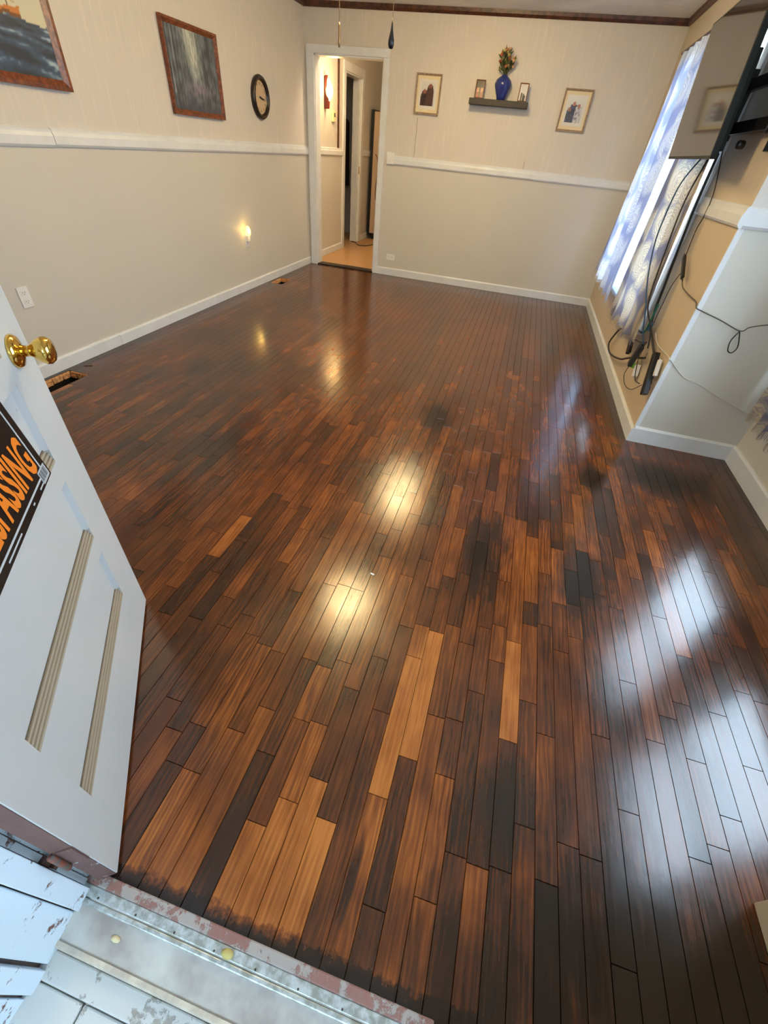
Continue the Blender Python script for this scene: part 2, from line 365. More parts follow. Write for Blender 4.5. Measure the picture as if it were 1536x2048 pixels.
m_curt_thin = mat_curtain('curtain_cloth_thin', lin((150, 164, 204)), lin((222, 228, 232)), 0.30)
m_sheer = bpy.data.materials.new('sheer_white'); m_sheer.use_nodes = True; g = N(m_sheer)
g.b.inputs['Base Color'].default_value = (0.8, 0.85, 0.9, 1); tl = g.n('ShaderNodeBsdfTranslucent'); tl.inputs[0].default_value = (0.62, 0.72, 0.84, 1); ms = g.n('ShaderNodeMixShader')
ms.inputs[0].default_value = 0.38; g.l(g.b.outputs[0], ms.inputs[1]); g.l(tl.outputs[0], ms.inputs[2]); g.l(ms.outputs[0], g.out.inputs[0])
def curtain(name, mat, xt, xb, yt, yb, zt, zb, folds, amp, label, fringe=0.03, seed=0, cat='curtain', hem=None):
    # yt, yb = (y start, y end) at top and bottom; cloth hangs in folds
    nx, nz = folds * 12, 26; mb = MB()
    for j in range(nz + 1):
        t = j / nz
        for i in range(nx + 1):
            u = i / nx
            y = (yt[0] + (yt[1] - yt[0]) * u) * (1 - t) + (yb[0] + (yb[1] - yb[0]) * u) * t
            ph = 2 * math.pi * folds * u + 0.8 * math.sin(3.1 * t + seed) + 1.2 * nz3(u * 3, t * 1.3, seed)
            am = amp * (0.75 + 0.5 * nz3(u * 4, t * 2, seed + 5))
            x = xt + (xb - xt) * t + am * math.sin(ph)
            y += 0.35 * amp * math.cos(ph)
            zl = zb[0] + (zb[1] - zb[0]) * u
            mb.v.append((x, y, zt + (zl - zt) * t + (0.012 * math.sin(ph * 0.5 + seed) if j == nz else 0)))
    for j in range(nz):
        for i in range(nx):
            a = j * (nx + 1) + i; mb.f.append((a, a + nx + 1, a + nx + 2, a + 1)); mb.sm.append(True)
    o = mb.obj(name, mat); tag(o, label, cat)
    if fringe:
        fb = MB(); last = mb.v[nz * (nx + 1):]
        for i in range(0, nx):
            a, b = Vector(last[i]), Vector(last[i + 1])
            for k in range(3):
                q = a.lerp(b, k / 3); e = Vector((random.uniform(-.004, .004), random.uniform(-.004, .004), -fringe * random.uniform(.7, 1.1)))
                fb.add([q + Vector((0, -0.0012, 0)), q + Vector((0, 0.0012, 0)), q + e + Vector((0, 0.0008, 0)), q + e + Vector((0.001, -0.0008, 0))], [(0, 1, 2, 3)])
        fb.obj('fringe', mat, o, kind='stuff')
    return o
curtain('curtain', m_curt_thin, 3.735, 3.672, (-0.66, -1.60), (-0.66, -1.86), 2.12, (0.50, 0.46), 5, 0.028, 'pale backlit patterned curtain nearest the far corner, beside the white panel', seed=1)
curtain('sheer_panel', m_sheer, 3.781, 3.781, (-1.25, -2.12), (-1.15, -1.98), 2.12, (0.44, 0.44), 4, 0.003, 'plain white sheer panel hanging between the two patterned curtains', fringe=0, seed=2)
curtain('curtain', m_curt, 3.738, 3.716, (-2.02, -2.77), (-1.93, -3.04), 2.12, (0.37, 0.46), 4, 0.020, 'darker grey and tan patterned curtain below the television, with cables over it', seed=3)
curtain('curtain', m_curt, 4.345, 4.315, (-3.55, -4.02), (-3.60, -3.98), 2.10, (0.37, 0.34), 4, 0.026, 'patterned curtain with frayed white hem at the right edge of the photo', fringe=0.05, seed=4)
curtain('curtain', m_curt, 4.345, 4.33, (-4.46, -4.74), (-4.47, -4.74), 2.10, (0.37, 0.37), 4, 0.026, 'patterned curtain covering the post between the two near right windows', seed=5)
def rod(x, y0, y1, z, label):
    t = thing('curtain_rod', (x, y0, z), label, 'curtain rod')
    MB().tube([(0, 0, 0), (0, y1 - y0, 0)], 0.009, 10).obj('pole', m_crown, t)
    for yy in (0.05, y1 - y0 - 0.05): MB().tube([(0, yy, 0), ((3.809 if x < 4 else 4.41) - x, yy, 0)], 0.006).obj('bracket', m_crown, t)
rod(3.738, -2.80, -0.60, 2.135, 'curtain rod above the window behind the television')
rod(4.345, -5.70, -3.56, 2.115, 'curtain rod above the two near right windows')

# ------------------------------------------------------------------ floor
DATA = [(-7, -5.364, -5.665, 0.25), (-7, -5.096, -5.364, 0.86), (-6, -5.247, -5.435, 0.28), (-6, -4.895, -5.223, 0.17), (-1, -5.965, -6.074, 0.33), (0, -6.076, -6.33, 0.76), (0, -5.665, -6.076, 0.62), (1, -5.945, -6.33, 0.70), (1, -5.674, -5.945, 0.5), (2, -5.858, -6.33, 0.66), (3, -5.974, -6.33, 0.22), (3, -5.666, -5.974, 0.33), (4, -6.13, -6.33, 0.85), (4, -5.858, -6.13, 0.5), (4, -5.674, -5.858, 0.72), (5, -6.06, -6.33, 0.90), (5, -5.85, -6.06, 0.72), (6, -5.99, -6.33, 0.86), (6, -5.717, -5.99, 0.3), (7, -6.071, -6.33, 0.98), (7, -5.582, -6.071, 0.36), (8, -5.757, -6.33, 0.40), (8, -5.429, -5.757, 0.42), (9, -5.979, -6.33, 0.72), (9, -5.54, -5.979, 1.0), (9, -5.403, -5.54, 0.8), (10, -6.197, -6.33, 0.5), (10, -5.862, -6.197, 0.25), (10, -5.414, -5.862, 0.96), (11, -5.717, -6.33, 0.64), (11, -5.365, -5.717, 0.5), (12, -6.149, -6.33, 0.82), (12, -5.875, -6.149, 0.68), (12, -5.709, -5.875, 0.42), (12, -5.426, -5.709, 0.45), (13, -6.043, -6.33, 0.42), (13, -5.598, -6.043, 0.33), (13, -5.334, -5.598, 0.42), (14, -5.462, -6.049, 0.38), (14, -5.307, -5.462, 0.62), (15, -5.721, -6.039, 0.3), (15, -5.36, -5.721, 0.95), (15, -4.262, -4.645, 0.3), (16, -5.928, -6.33, 0.55), (16, -5.576, -5.928, 0.5), (16, -5.264, -5.576, 0.62), (16, -4.75, -5.151, 0.66), (17, -6.031, -6.33, 0.15), (17, -5.667, -6.031, 0.58), (17, -5.245, -5.667, 0.42), (17, -4.601, -4.969, 0.5), (18, -4.79, -5.118, 0.7), (19, -4.908, -5.104, 0.08), (19, -4.575, -4.908, 0.62), (20, -4.763, -5.043, 0.08)]
PW = 0.0564
HOLES = [(0.045, 0.205, -4.50, -4.20), (0.05, 0.20, -1.31, -1.03)]
by = {}
for k, ya, yb, t in DATA: by.setdefault(k, []).append((yb, ya, t))
planks = []
rp = random.Random(11)
for k in range(-41, 38):
    x0 = 2.275 + PW * k; x1 = x0 + PW
    x0c, x1c = max(x0, 0.0), min(x1, XJ)
    if x1c - x0c < 0.004: continue
    top = 0.0 if x0 < W - 0.01 else YJ
    segs = sorted(by.get(k, [])); out = []; y = Y0
    def fill(a, b):
        while b - a > 1e-4:
            L = rp.choice([rp.uniform(.18, .4), rp.uniform(.3, .62), rp.uniform(.45, .95)])
            if b - a - L < 0.12: L = b - a
            xm = x0
            dark = 0.10 if xm > 3.2 else 0.0  # right-hand strips toned down: room shade put into the plank tone
            tn = min(0.85, max(0.22, rp.gauss(0.47 - dark, 0.11)))
            if a < -5 and xm < 2.2: tn *= 0.95
            if a > -4.4: tn = 0.47 + (tn - 0.47) * 0.5
            out.append((a, min(a + L, b), tn)); a += L
    for (a, b, t) in segs:
        if a > y + 1e-3: fill(y, a)
        out.append((max(a, y), b, t)); y = b
    if y < top: fill(y, top)
    for a, b, t in out:
        if b - a < 0.01: continue
        rects = [(x0c, x1c, a, b)]
        for hx0, hx1, hy0, hy1 in HOLES:
            nr = []
            for (p0, p1, q0, q1) in rects:
                if p1 <= hx0 or p0 >= hx1 or q1 <= hy0 or q0 >= hy1: nr.append((p0, p1, q0, q1)); continue
                if q0 < hy0: nr.append((p0, p1, q0, hy0))
                if q1 > hy1: nr.append((p0, p1, hy1, q1))
                m0, m1 = max(q0, hy0), min(q1, hy1)
                if p0 < hx0: nr.append((p0, hx0, m0, m1))
                if p1 > hx1: nr.append((hx1, p1, m0, m1))
            rects = nr
        for rc in rects: planks.append((*rc, t, rp.random(), rp.random() ** 1.3))
Rt = Matrix(ROT).transposed()
def to_px(x, y, z=0.0):
    d = Rt @ (Vector((x, y, z)) - CAM)
    if d.z > -0.05: return None
    return 768 + FPX * d.x / -d.z, 1024 - FPX * d.y / -d.z
def seen_area(p_):
    q = [to_px(p_[a], p_[b]) for a, b in ((0, 2), (1, 2), (1, 3), (0, 3))]
    if None in q: return 0
    cx, cy = sum(a[0] for a in q) / 4, sum(a[1] for a in q) / 4
    if cx < -60 or cx > 1600 or cy > 2110: return 0
    if cx < 292 and cy > 760 + (cx - 60) * 2.0 - 80 and cx < 250: return 0      # behind the open entry door
    q = [(min(max(a[0], 0), 1536), min(max(a[1], 0), 2048)) for a in q]
    return abs(sum(q[i][0] * q[(i + 1) % 4][1] - q[(i + 1) % 4][0] * q[i][1] for i in range(4))) / 2
planks.sort(key=seen_area, reverse=True)
floor = MB(); xs = [-0.02, 0.045, 0.205, XJ]; ys = [Y0, -4.50, -4.20, -1.31, -1.03, 0.0]
for i in range(3):
    for j in range(5):
        if i == 1 and j in (1, 3): continue
        floor.box(xs[i], xs[i + 1], ys[j], ys[j + 1], -0.042, -0.017)
floor = structure(floor.obj('floor', m_rawwood), 'glossy dark stained oak strip floor')
def plank_geo(mb, x0, x1, y0, y1, rr):
    g_, bv, zb = 0.0005, 0.0007, -0.016
    x0 += g_; x1 -= g_; y0 += g_; y1 -= g_
    h = [rr.uniform(-0.00035, 0.0) for _ in range(4)]
    T = [(x0 + bv, y0 + bv, h[0]), (x1 - bv, y0 + bv, h[1]), (x1 - bv, y1 - bv, h[2]), (x0 + bv, y1 - bv, h[3])]
    U = [(x0, y0, -.0016), (x1, y0, -.0016), (x1, y1, -.0016), (x0, y1, -.0016)]
    Bt = [(a, b, zb) for a, b, _ in U]
    mb.add(T + U + Bt, [(0, 1, 2, 3)] + [(4 + i, 4 + (i + 1) % 4, (i + 1) % 4, i) for i in range(4)] + [(8 + i, 8 + (i + 1) % 4, 4 + (i + 1) % 4, 4 + i) for i in range(4)] + [(11, 10, 9, 8)])
rr = random.Random(3)
for p_ in planks[:300]:
    mb = MB(); plank_geo(mb, *p_[:4], rr); o = mb.obj('plank', m_oak, floor); o.color = (0.5 + (p_[4] - 0.5) * 0.82, p_[5], p_[6], 1)
mb = MB(); cols = []
for p_ in planks[300:]:
    nf = len(mb.f); plank_geo(mb, *p_[:4], rr); cols += [(p_[4], p_[5], p_[6], 1)] * (sum(len(f) for f in mb.f[nf:]))
pf = mb.obj('plank_field', m_oak_far, floor, kind='stuff')
ca = pf.data.color_attributes.new('tone', 'FLOAT_COLOR', 'CORNER'); ca.data.foreach_set('color', [v for c in cols for v in c])
# vent openings cut through the floor: rough edge blocks and a dark duct
def block(name, x0, x1, y0, y1, z0, z1): return B(x0, x1, y0, y1, z0, z1).obj(name, m_rawwood, floor, 0.002)
for hi, (hx0, hx1, hy0, hy1) in enumerate(HOLES):
    d = MB().box(hx0 - .01, hx1 + .01, hy0 - .01, hy1 + .01, -0.34, -0.33)
    d.box(hx0 - .012, hx0 - .002, hy0 - .012, hy1 + .012, -0.34, -0.042).box(hx1 + .002, hx1 + .012, hy0 - .012, hy1 + .012, -0.34, -0.042).box(hx0 - .012, hx1 + .012, hy0 - .012, hy0 - .002, -0.34, -0.042).box(hx0 - .012, hx1 + .012, hy1 + .002, hy1 + .012, -0.34, -0.042)
    d.obj('duct', m_dark, floor)
    yy = hy0 + 0.002
    while yy < hy1 - 0.02:
        L = min(rr.uniform(.055, .10), hy1 - yy - 0.001)
        block('cut_edge', hx0 - 0.002, hx0 + rr.uniform(.004, .010), yy, yy + L - 0.003, -0.020, -0.003)
        block('cut_edge', hx0 - 0.002, hx0 + rr.uniform(.006, .013), yy + .004, yy + L - 0.006, -0.043, -0.023); yy += L
    for xx in range(3):
        a = hx0 + 0.014 + xx * 0.046
        block('cut_edge', a, a + 0.043, hy1 - rr.uniform(.006, .012), hy1 + 0.002, -0.019 - rr.uniform(0, .003), -0.003)
        block('cut_edge', a, a + 0.040, hy1 - rr.uniform(.008, .016), hy1 + 0.002, -0.043, -0.023)
# small loose splinter and staple marks
tag(B(0, 0.05, -0.004, 0.004, 0, 0.003).obj('wood_splinter', m_crown, T=Matrix.Translation((0.075, -4.10, 0.0006)) @ Matrix.Rotation(0.5, 4, 'Z')), 'dark wood splinter lying beyond the larger floor vent hole', 'splinter')
tag(B(-0.008, 0.008, -0.003, 0.003, 0, 0.002).obj('paper_scrap', m_white, T=Matrix.Translation((2.56, -5.23, 0.0004)) @ Matrix.Rotation(-0.2, 4, 'Z')), 'tiny white scrap lying on the floor between the two lamp reflections', 'scrap')

# ------------------------------------------------------------------ inner doorway and hall
t = structure(bpy.data.objects.new('door_1', None), 'white cased doorway opening into the hall'); COL.objects.link(t)
B(0.022, 0.112, -0.02, 0.0, 0, 2.052).obj('casing', m_trim, t, 0.004); B(0.923, 0.992, -0.02, 0.0, 0, 2.052).obj('casing', m_trim, t, 0.004)
B(0.022, 0.992, -0.02, 0.0, 2.052, 2.12).obj('casing', m_trim, t, 0.004)
B(0.108, 0.122, -0.004, 0.13, 0, 2.05).obj('jamb', m_trim, t); B(0.913, 0.927, -0.004, 0.13, 0, 2.05).obj('jamb', m_trim, t); B(0.11, 0.925, -0.004, 0.13, 2.038, 2.052).obj('jamb', m_trim, t)
B(0.112, 0.922, -0.012, 0.13, -0.002, 0.014).obj('threshold', M('dark_threshold', (0.012, 0.008, 0.006), 0.4), t, 0.004)
# hall shell
mh = m_wall
slab('wall_hall', 'x', -0.17, -0.05, 0.12, 4.6, -0.04, 2.43, [(1.44, 2.16, -0.04, 2.07)], mh, 'left wall of the hall seen through the doorway')
slab('wall_hall', 'x', 1.25, 1.37, 0.12, 4.6, -0.04, 2.43, [], mh, 'right wall of the hall, out of view')
slab('wall_hall', 'y', 3.45, 3.57, -0.05, 1.25, -0.04, 2.43, [], mh, 'end wall of the hall')
structure(B(-1.3, 1.37, 0.12, 4.7, 2.43, 2.53).obj('ceiling', m_ceil), 'hall ceiling')
structure(B(-1.3, 1.37, 0.0, 4.7, -0.05, 0.0).obj('floor', m_hallfloor), 'orange tan laminate floor of the hall')
slab('wall_hall', 'x', -1.3, -1.2, 0.6, 3.6, -0.04, 2.43, [], m_wall, 'back wall of the dark side room')
slab('wall_hall', 'y', 3.0, 3.1, -1.2, -0.17, -0.04, 2.43, [], m_wall, 'far wall of the dark side room'); slab('wall_hall', 'y', 0.6, 0.7, -1.2, -0.17, -0.04, 2.43, [], m_wall, 'near wall of the dark side room')
t = structure(bpy.data.objects.new('door_2', None), 'cream cased opening from the hall into the dark side room'); COL.objects.link(t)
B(-0.05, -0.028, 1.35, 1.44, 0, 2.07).obj('casing', m_trim, t, 0.004); B(-0.05, -0.028, 2.16, 2.26, 0, 2.07).obj('casing', m_trim, t, 0.004); B(-0.05, -0.028, 1.35, 2.26, 2.07, 2.165).obj('casing', m_trim, t, 0.004)
B(-0.18, -0.045, 1.435, 1.45, 0, 2.07).obj('jamb', m_trim, t); B(-0.18, -0.045, 2.145, 2.162, 0, 2.07).obj('jamb', m_trim, t); B(-0.18, -0.045, 1.44, 2.16, 2.055, 2.072).obj('jamb', m_trim, t)
B(-0.09, -0.06, 2.125, 2.146, 0, 2.055).obj('door_stop', m_trim, t); B(-0.048, -0.04, 2.135, 2.15, 0.95, 1.05).obj('strike_plate', m_brass, t)
structure(B(-0.05, -0.034, 1.15, 1.185, 1.262, 2.42).obj('trim_7', m_crown), 'dark brown vertical strip on the hall wall beside the side room opening')
for ya, yb in ((0.13, 1.35), (2.26, 2.98)):
    board('trim_8', RP, 'y', ya, yb, -0.05, 1, m_trim, 'white chair rail piece on the left hall wall'); board('baseboard_hall', base_prof(0.085), 'y', ya, yb, -0.05, 1, m_trim, 'baseboard piece on the left hall wall')
# wall sconce: leaf-shaped glowing glass held by dark red wood
t = thing('wall_sconce', (-0.05, 0.70, 1.64), 'lit amber wall sconce with dark red wooden ends on the hall wall', 'sconce')
MB().prism([(0.0, 0.0), (0.055, 0.005), (0.062, 0.10), (0.03, 0.13), (0.015, 0.20), (0.02, 0.27), (0.035, 0.31), (0.0, 0.30)], -0.028, 0.028, axis=1).obj('wooden_body', M('dark_red_wood', lin((96, 26, 16)), 0.4), t, 0.003)
MB().lathe([(0.001, 0), (0.026, 0.03), (0.042, 0.08), (0.042, 0.11), (0.026, 0.16), (0.001, 0.20)], Matrix.Translation((0.065, 0, 0.075))).obj('glass_shade', M('glowing_glass', (0.9, 0.7, 0.4), 0.4, emit=(1.0, 0.66, 0.25), estr=4.5), t)
b = bulb('sconce_bulb', (0.09, 0.0, 0.19), 2.4, (1.0, 0.60, 0.22), 0.03); b.parent = t; b.location = (0.14, 0, 0.19)
bulb('hall_fill', (0.9, 0.42, 2.33), 8.0, (1.0, 0.78, 0.50), 0.08)  # unseen fill lamp added to brighten the hall, no fixture
t = thing('thermostat', (-0.05, 0.98, 1.53), 'small cream thermostat box on the hall wall below the sconce', 'thermostat')
B(0, 0.028, -0.045, 0.045, 0, 0.115).obj('housing', M('cream_plastic', lin((226, 206, 160)), 0.4), t, 0.004); B(0.028, 0.031, -0.02, 0.02, 0.05, 0.09).obj('dial_window', m_slot, t)
t = thing('refrigerator', (0.0, 2.62, 0), 'tall beige refrigerator against the end of the hall, side towards the doorway', 'refrigerator')
B(0.03, 0.72, 0, 0.66, 0.09, 1.75).obj('cabinet_body', M('beige_enamel', lin((188, 166, 140)), 0.4), t, 0.01)
B(-0.02, 0.03, 0.01, 0.65, 0.06, 1.77).obj('back_coil_panel', m_black, t); B(0.06, 0.7, 0.02, 0.6, 0.0, 0.09).obj('base_grille', m_black, t)
B(0.72, 0.76, 0.0, 0.66, 0.10, 1.20).obj('door', M('beige_enamel_door', lin((188, 166, 140)), 0.35), t, 0.01); B(0.72, 0.76, 0.0, 0.66, 1.22, 1.75).obj('door', M('beige_enamel_freezer', lin((188, 166, 140)), 0.35), t, 0.01)
tag(MB().tube([(0.085, 2.60, 1.22), (0.125, 2.60, 1.16), (0.135, 2.60, 1.0), (0.115, 2.60, 0.75), (0.125, 2.60, 0.62), (0.16, 2.60, 0.52)], 0.006).obj('cable', M('brown_cord', lin((92, 46, 30)), 0.5)), 'brown cord hanging in a curve over the refrigerator side', 'cord')
tag(MB().tube([(-0.12, 2.05, 0.006), (-0.02, 2.0, 0.006), (0.10, 1.80, 0.006), (0.24, 1.85, 0.006), (0.30, 2.1, 0.006), (0.28, 2.3, 0.006)], 0.006).obj('cable', m_rubber), 'dark cord snaking across the hall floor', 'cord')
# dark side room: clothes on a rail, boxes
t = thing('clothes_rail', (-0.62, 2.3, 0), 'clothes rail with dark garments in the dark side room', 'clothes rail')
MB().tube([(0, -0.5, 1.75), (0, 0.55, 1.75)], 0.012).obj('rail', m_black, t)
for yy in (-0.5, 0.55): MB().tube([(0, yy, 0), (0, yy, 1.75)], 0.012).obj('upright', m_black, t)
for i, (yy, cc) in enumerate(((-0.3, (18, 26, 40)), (-0.1, (24, 22, 26)), (0.1, (20, 36, 40)), (0.3, (40, 30, 28)))):
    mg = M('garment_cloth', lin(cc), 0.9)
    q = MB().prism([(-0.04, 1.70), (-0.22, 1.60), (-0.24, 0.75), (0.24, 0.75), (0.22, 1.60), (0.04, 1.70)], yy - 0.04, yy + 0.04, axis=1).obj('garment', mg, bevel=0.02)
    q.location = (-0.62, 2.3, 0.0); tag(q, ['dark navy garment hanging first on the rail in the side room', 'near-black garment second on the side room rail', 'dark teal garment third on the side room rail', 'dark brown garment last on the side room rail'][i], 'garment', 'garments on the side room rail')
t = thing('storage_box', (-0.45, 1.95, 0), 'striped pale storage box on the side room floor', 'box')
B(-0.15, 0.15, -0.12, 0.12, 0, 0.13).obj('body', M('grey_pink_card', lin((120, 100, 98)), 0.8), t, 0.004); B(-0.16, 0.16, -0.13, 0.13, 0.13, 0.16).obj('lid', M('pale_card', lin((170, 160, 160)), 0.8), t, 0.004)

# ------------------------------------------------------------------ electrical plates
def frame_at(loc, nrm, up=(0, 0, 1)):
    n_ = Vector(nrm).normalized(); u = Vector(up); r_ = u.cross(n_)
    return Matrix([[r_[i], n_[i], u[i], loc[i]] for i in range(3)] + [[0, 0, 0, 1]])     # x right, y out of the wall, z up
def outlet(loc, nrm, label, up=(0, 0, 1), name='wall_outlet'):
    T = frame_at(loc, nrm, up); t = thing(name, None, label, 'outlet', T)
    B(-0.035, 0.035, 0, 0.006, -0.057, 0.057).obj('face_plate', m_white, t, 0.002)
    for zc in (-0.024, 0.024):
        q = B(-0.017, 0.017, 0.005, 0.0085, zc - 0.014, zc + 0.014).obj('socket', m_white, t, 0.002)
        for xx in (-0.007, 0.007): B(xx - 0.0012, xx + 0.0012, 0.008, 0.0092, zc - 0.001, zc + 0.007).obj('slot', m_slot, q)
        B(-0.002, 0.002, 0.008, 0.0092, zc - 0.009, zc - 0.005).obj('slot', m_slot, q)
    return t
outlet((0, -4.253, 0.468), (1, 0, 0), 'white double outlet on the left wall near the entry door')
outlet((1.166, 0, 0.215), (0, -1, 0), 'white outlet lying sideways low on the far wall right of the doorway', up=(1, 0, 0))
outlet((0, -1.645, 0.46), (1, 0, 0), 'white outlet under the night light on the left wall')
outlet((W, -3.40, 0.43), (-1, 0, 0), 'white outlet among the cables under the television')
t = thing('night_light', (0.009, -1.645, 0.49), 'glowing amber plug-in night light on the left wall', 'night light')
B(0, 0.028, -0.022, 0.022, -0.035, 0.02).obj('plug_body', m_white, t, 0.004)
MB().lathe([(0.022, 0), (0.028, 0.02), (0.027, 0.05), (0.017, 0.075), (0.002, 0.085)], Matrix.Translation((0.018, 0, 0.02)), 16).obj('shade', M('amber_shade', (1, 0.8, 0.35), 0.3, emit=(1, 0.62, 0.12), estr=1.0), t)
b = bulb('night_light_bulb', (0.05, 0.0, 0.06), 0.15, (1, 0.6, 0.15), 0.02); b.parent = t; b.location = (0.06, -0.02, 0.07)
T = frame_at((1.075, 0, 1.235), (0, -1, 0)); t = thing('light_switch', None, 'white double switch plate on the far chair rail beside the doorway', 'switch', T)
B(-0.045, 0.045, 0, 0.03, -0.056, 0.056).obj('face_plate', m_white, t, 0.003)
for xx in (-0.02, 0.02): B(xx - 0.005, xx + 0.005, 0.03, 0.038, -0.012, 0.012).obj('toggle', m_white, t, 0.001)

# ------------------------------------------------------------------ pictures and clock on the left wall
def frame(T, w_, h_, fw, dp, mat, label, cat='painting', name='framed_painting', inner=None):
    t = thing(name, None, label, cat, T)
    prof = lambda a: [(0, 0), (0, dp), (fw * 0.4, dp), (fw, dp * 0.45), (fw, 0)]
    # four mitred sides
    def side(p0, p1, inn):
        p0, p1, inn = Vector(p0), Vector(p1), Vector(inn); d = (p1 - p0).normalized(); vv = []
        for base, s_ in ((p0, 1), (p1, -1)):
            for a, b_ in prof(0): q = base + inn * a + d * s_ * a; vv.append((q.x, b_, q.y))
        MB().add(vv, [(4, 3, 2, 1, 0), (5, 6, 7, 8, 9)] + [(i, (i + 1) % 5, 5 + (i + 1) % 5, 5 + i) for i in range(5)]).obj('frame_side', mat, t)
    side((0, 0), (w_, 0), (0, 1)); side((w_, 0), (w_, h_), (-1, 0)); side((w_, h_), (0, h_), (0, -1)); side((0, h_), (0, 0), (1, 0))
    B(0.002, w_ - 0.002, 0.001, dp * 0.3, 0.002, h_ - 0.002).obj('backing', mat, t)
    return t
m_frame_brown = mat_noisy('reddish_brown_frame', lin((134, 74, 42)), lin((92, 46, 28)), 40, 0.35)
def sea(u, v):
    hz = 0.345 + 0.012 * math.sin(u * 11) + 0.012 * nz3(u * 14, 1)
    if v > hz:
        c = mixc((206, 202, 176), (178, 186, 176), (v - hz) * 1.6 + nz3(u * 4, v * 5) * 0.4)
        if 0.52 < u < 0.84:                                                # ship
            for m0 in (0.60, 0.68, 0.76):
                if abs(u - m0) < 0.040 * (1.25 - (v - 0.42) * 1.4) and v > 0.44 and ((v * 8) % 1) > 0.14: c = mixc((226, 218, 190), (176, 156, 112), abs(u - m0) * 20)
                if abs(u - m0) < 0.004 and v > 0.40: c = (84, 54, 30)
            if hz < v < 0.40 + (u - 0.7) * 0.15 and 0.55 + (0.42 - v) * 0.3 < u < 0.835 - (0.42 - v) * 0.12: c = (196, 120, 44) if (v - hz) > 0.025 else (112, 66, 26)
        return c
    d = hz - v; k = 1 / (0.25 + d)
    n1 = nz3(u * 4 * k * 0.5 + v * 4, v * 9 * k * 0.5, 2); n2 = nz3(u * 26, v * 44, 5)
    c = mixc((30, 44, 62), (66, 96, 128), 0.5 + n1 * 1.3 + n2 * 0.35)
    if n1 + n2 * 0.4 > 0.30: c = mixc(c, (160, 180, 196), (n1 + n2 * 0.4 - 0.30) * 4)
    return mixc(c, (22, 34, 42), (0.10 - v) * 3)
def forest(u, v):
    glow = math.exp(-(((u - 0.52 - (0.55 - v) * 0.12) / (0.10 + 0.06 * v)) ** 2)) * min(1, max(0, (v - 0.22) * 2.2))
    n1 = nz3(u * 9, v * 7, 3); n2 = nz3(u * 40, v * 12, 7)
    c = mixc((58, 66, 78), (104, 116, 122), 0.45 + n1 * 0.9 + n2 * 0.5)
    tr_ = nz3(u * 30, v * 1.2, 9)
    if tr_ > 0.25 and v > 0.2: c = mixc(c, (140, 148, 150), (tr_ - 0.25) * 3)
    if tr_ < -0.3: c = mixc(c, (34, 40, 48), 0.6)
    c = mixc(c, (206, 212, 196), glow * (0.8 + 0.4 * n2))
    lo = math.exp(-(((u - 0.55) / 0.3) ** 2 + ((v - 0.27) / 0.09) ** 2)); c = mixc(c, (140, 122, 140), lo * (0.6 + n2))
    return mixc(c, (60, 62, 76), (0.16 - v) * 5)
# x of a frame on the left wall runs from the near end (left in view) to the far end
T = frame_at((0.004, -4.42, 1.432), (1, 0, 0)); T = Matrix.Translation((0.004, -4.42, 1.432)) @ Matrix(((0, 1, 0, 0), (1, 0, 0, 0), (0, 0, 1, 0), (0, 0, 0, 1)))
t = frame(T, 0.968, 0.70, 0.045, 0.028, m_frame_brown, 'framed seascape with an orange-hulled sailing ship, cut by the top left corner')
painted('canvas', sea, 0.878, 0.61, 120, 84, Matrix.Translation((0.045, 0.012, 0.045)), m_canvas, t)
T = Matrix.Translation((0.004, -2.502, 1.397)) @ Matrix(((0, 1, 0, 0), (1, 0, 0, 0), (0, 0, 1, 0), (0, 0, 0, 1)))
t = frame(T, 0.69, 0.516, 0.034, 0.026, m_frame_brown, 'framed misty forest painting in blue grey beside the wall clock')
painted('canvas', forest, 0.622, 0.448, 90, 84, Matrix.Translation((0.034, 0.011, 0.034)), m_canvas, t)

def text_mesh(s, size, bold=0.0, extrude=0.0005, align='CENTER'):
    cu = bpy.data.curves.new('lettering', 'FONT'); cu.body = s; cu.size = size; cu.align_x = align; cu.align_y = 'CENTER'; cu.offset = bold; cu.extrude = extrude; cu.resolution_u = 3
    o = bpy.data.objects.new('lettering', cu); COL.objects.link(o); bpy.context.view_layer.update()
    me = bpy.data.meshes.new_from_object(o.evaluated_get(bpy.context.evaluated_depsgraph_get())); bpy.data.objects.remove(o); return me
T = frame_at((0.0, -1.122, 1.60), (1, 0, 0)); t = thing('wall_clock', None, 'round wall clock with a thick dark frame and cream face', 'clock', T)
R = Matrix.Rotation(-H90, 4, 'X')     # lathe axis -> +y
MB().lathe([(0.120, 0.0), (0.158, 0.0), (0.163, 0.018), (0.155, 0.036), (0.138, 0.042), (0.126, 0.030), (0.120, 0.012)], R, 48).obj('frame', mat_noisy('dark_clock_frame', lin((44, 34, 28)), lin((24, 20, 18)), 30, 0.3), t)
MB().lathe([(0.0, 0.010), (0.127, 0.010), (0.127, 0.014), (0.0, 0.014)], R, 48, False).obj('dial', M('cream_dial', lin((196, 172, 140)), 0.35), t)
for h_ in range(12):
    a = h_ * math.pi / 6; me = text_mesh(str(h_ if h_ else 12), 0.028)
    o = bpy.data.objects.new('numeral', me); me.materials.append(m_slot); COL.objects.link(o); o.parent = t
    o.matrix_local = Matrix.Translation((0.098 * math.sin(a), 0.0148, 0.098 * math.cos(a))) @ Matrix(((1, 0, 0, 0), (0, 0, 1, 0), (0, 1, 0, 0), (0, 0, 0, 1)))
def hand(ang, L, w_, tail, y):   # clockwise angle from twelve as seen from the room
    Tm = Matrix.Rotation(ang, 4, 'Y')
    MB().prism([(-w_, -tail), (w_, -tail), (w_ * 1.2, L * 0.6), (0, L), (-w_ * 1.2, L * 0.6)], y, y + 0.001, axis=1, T=Tm).obj('hand', m_black, t)
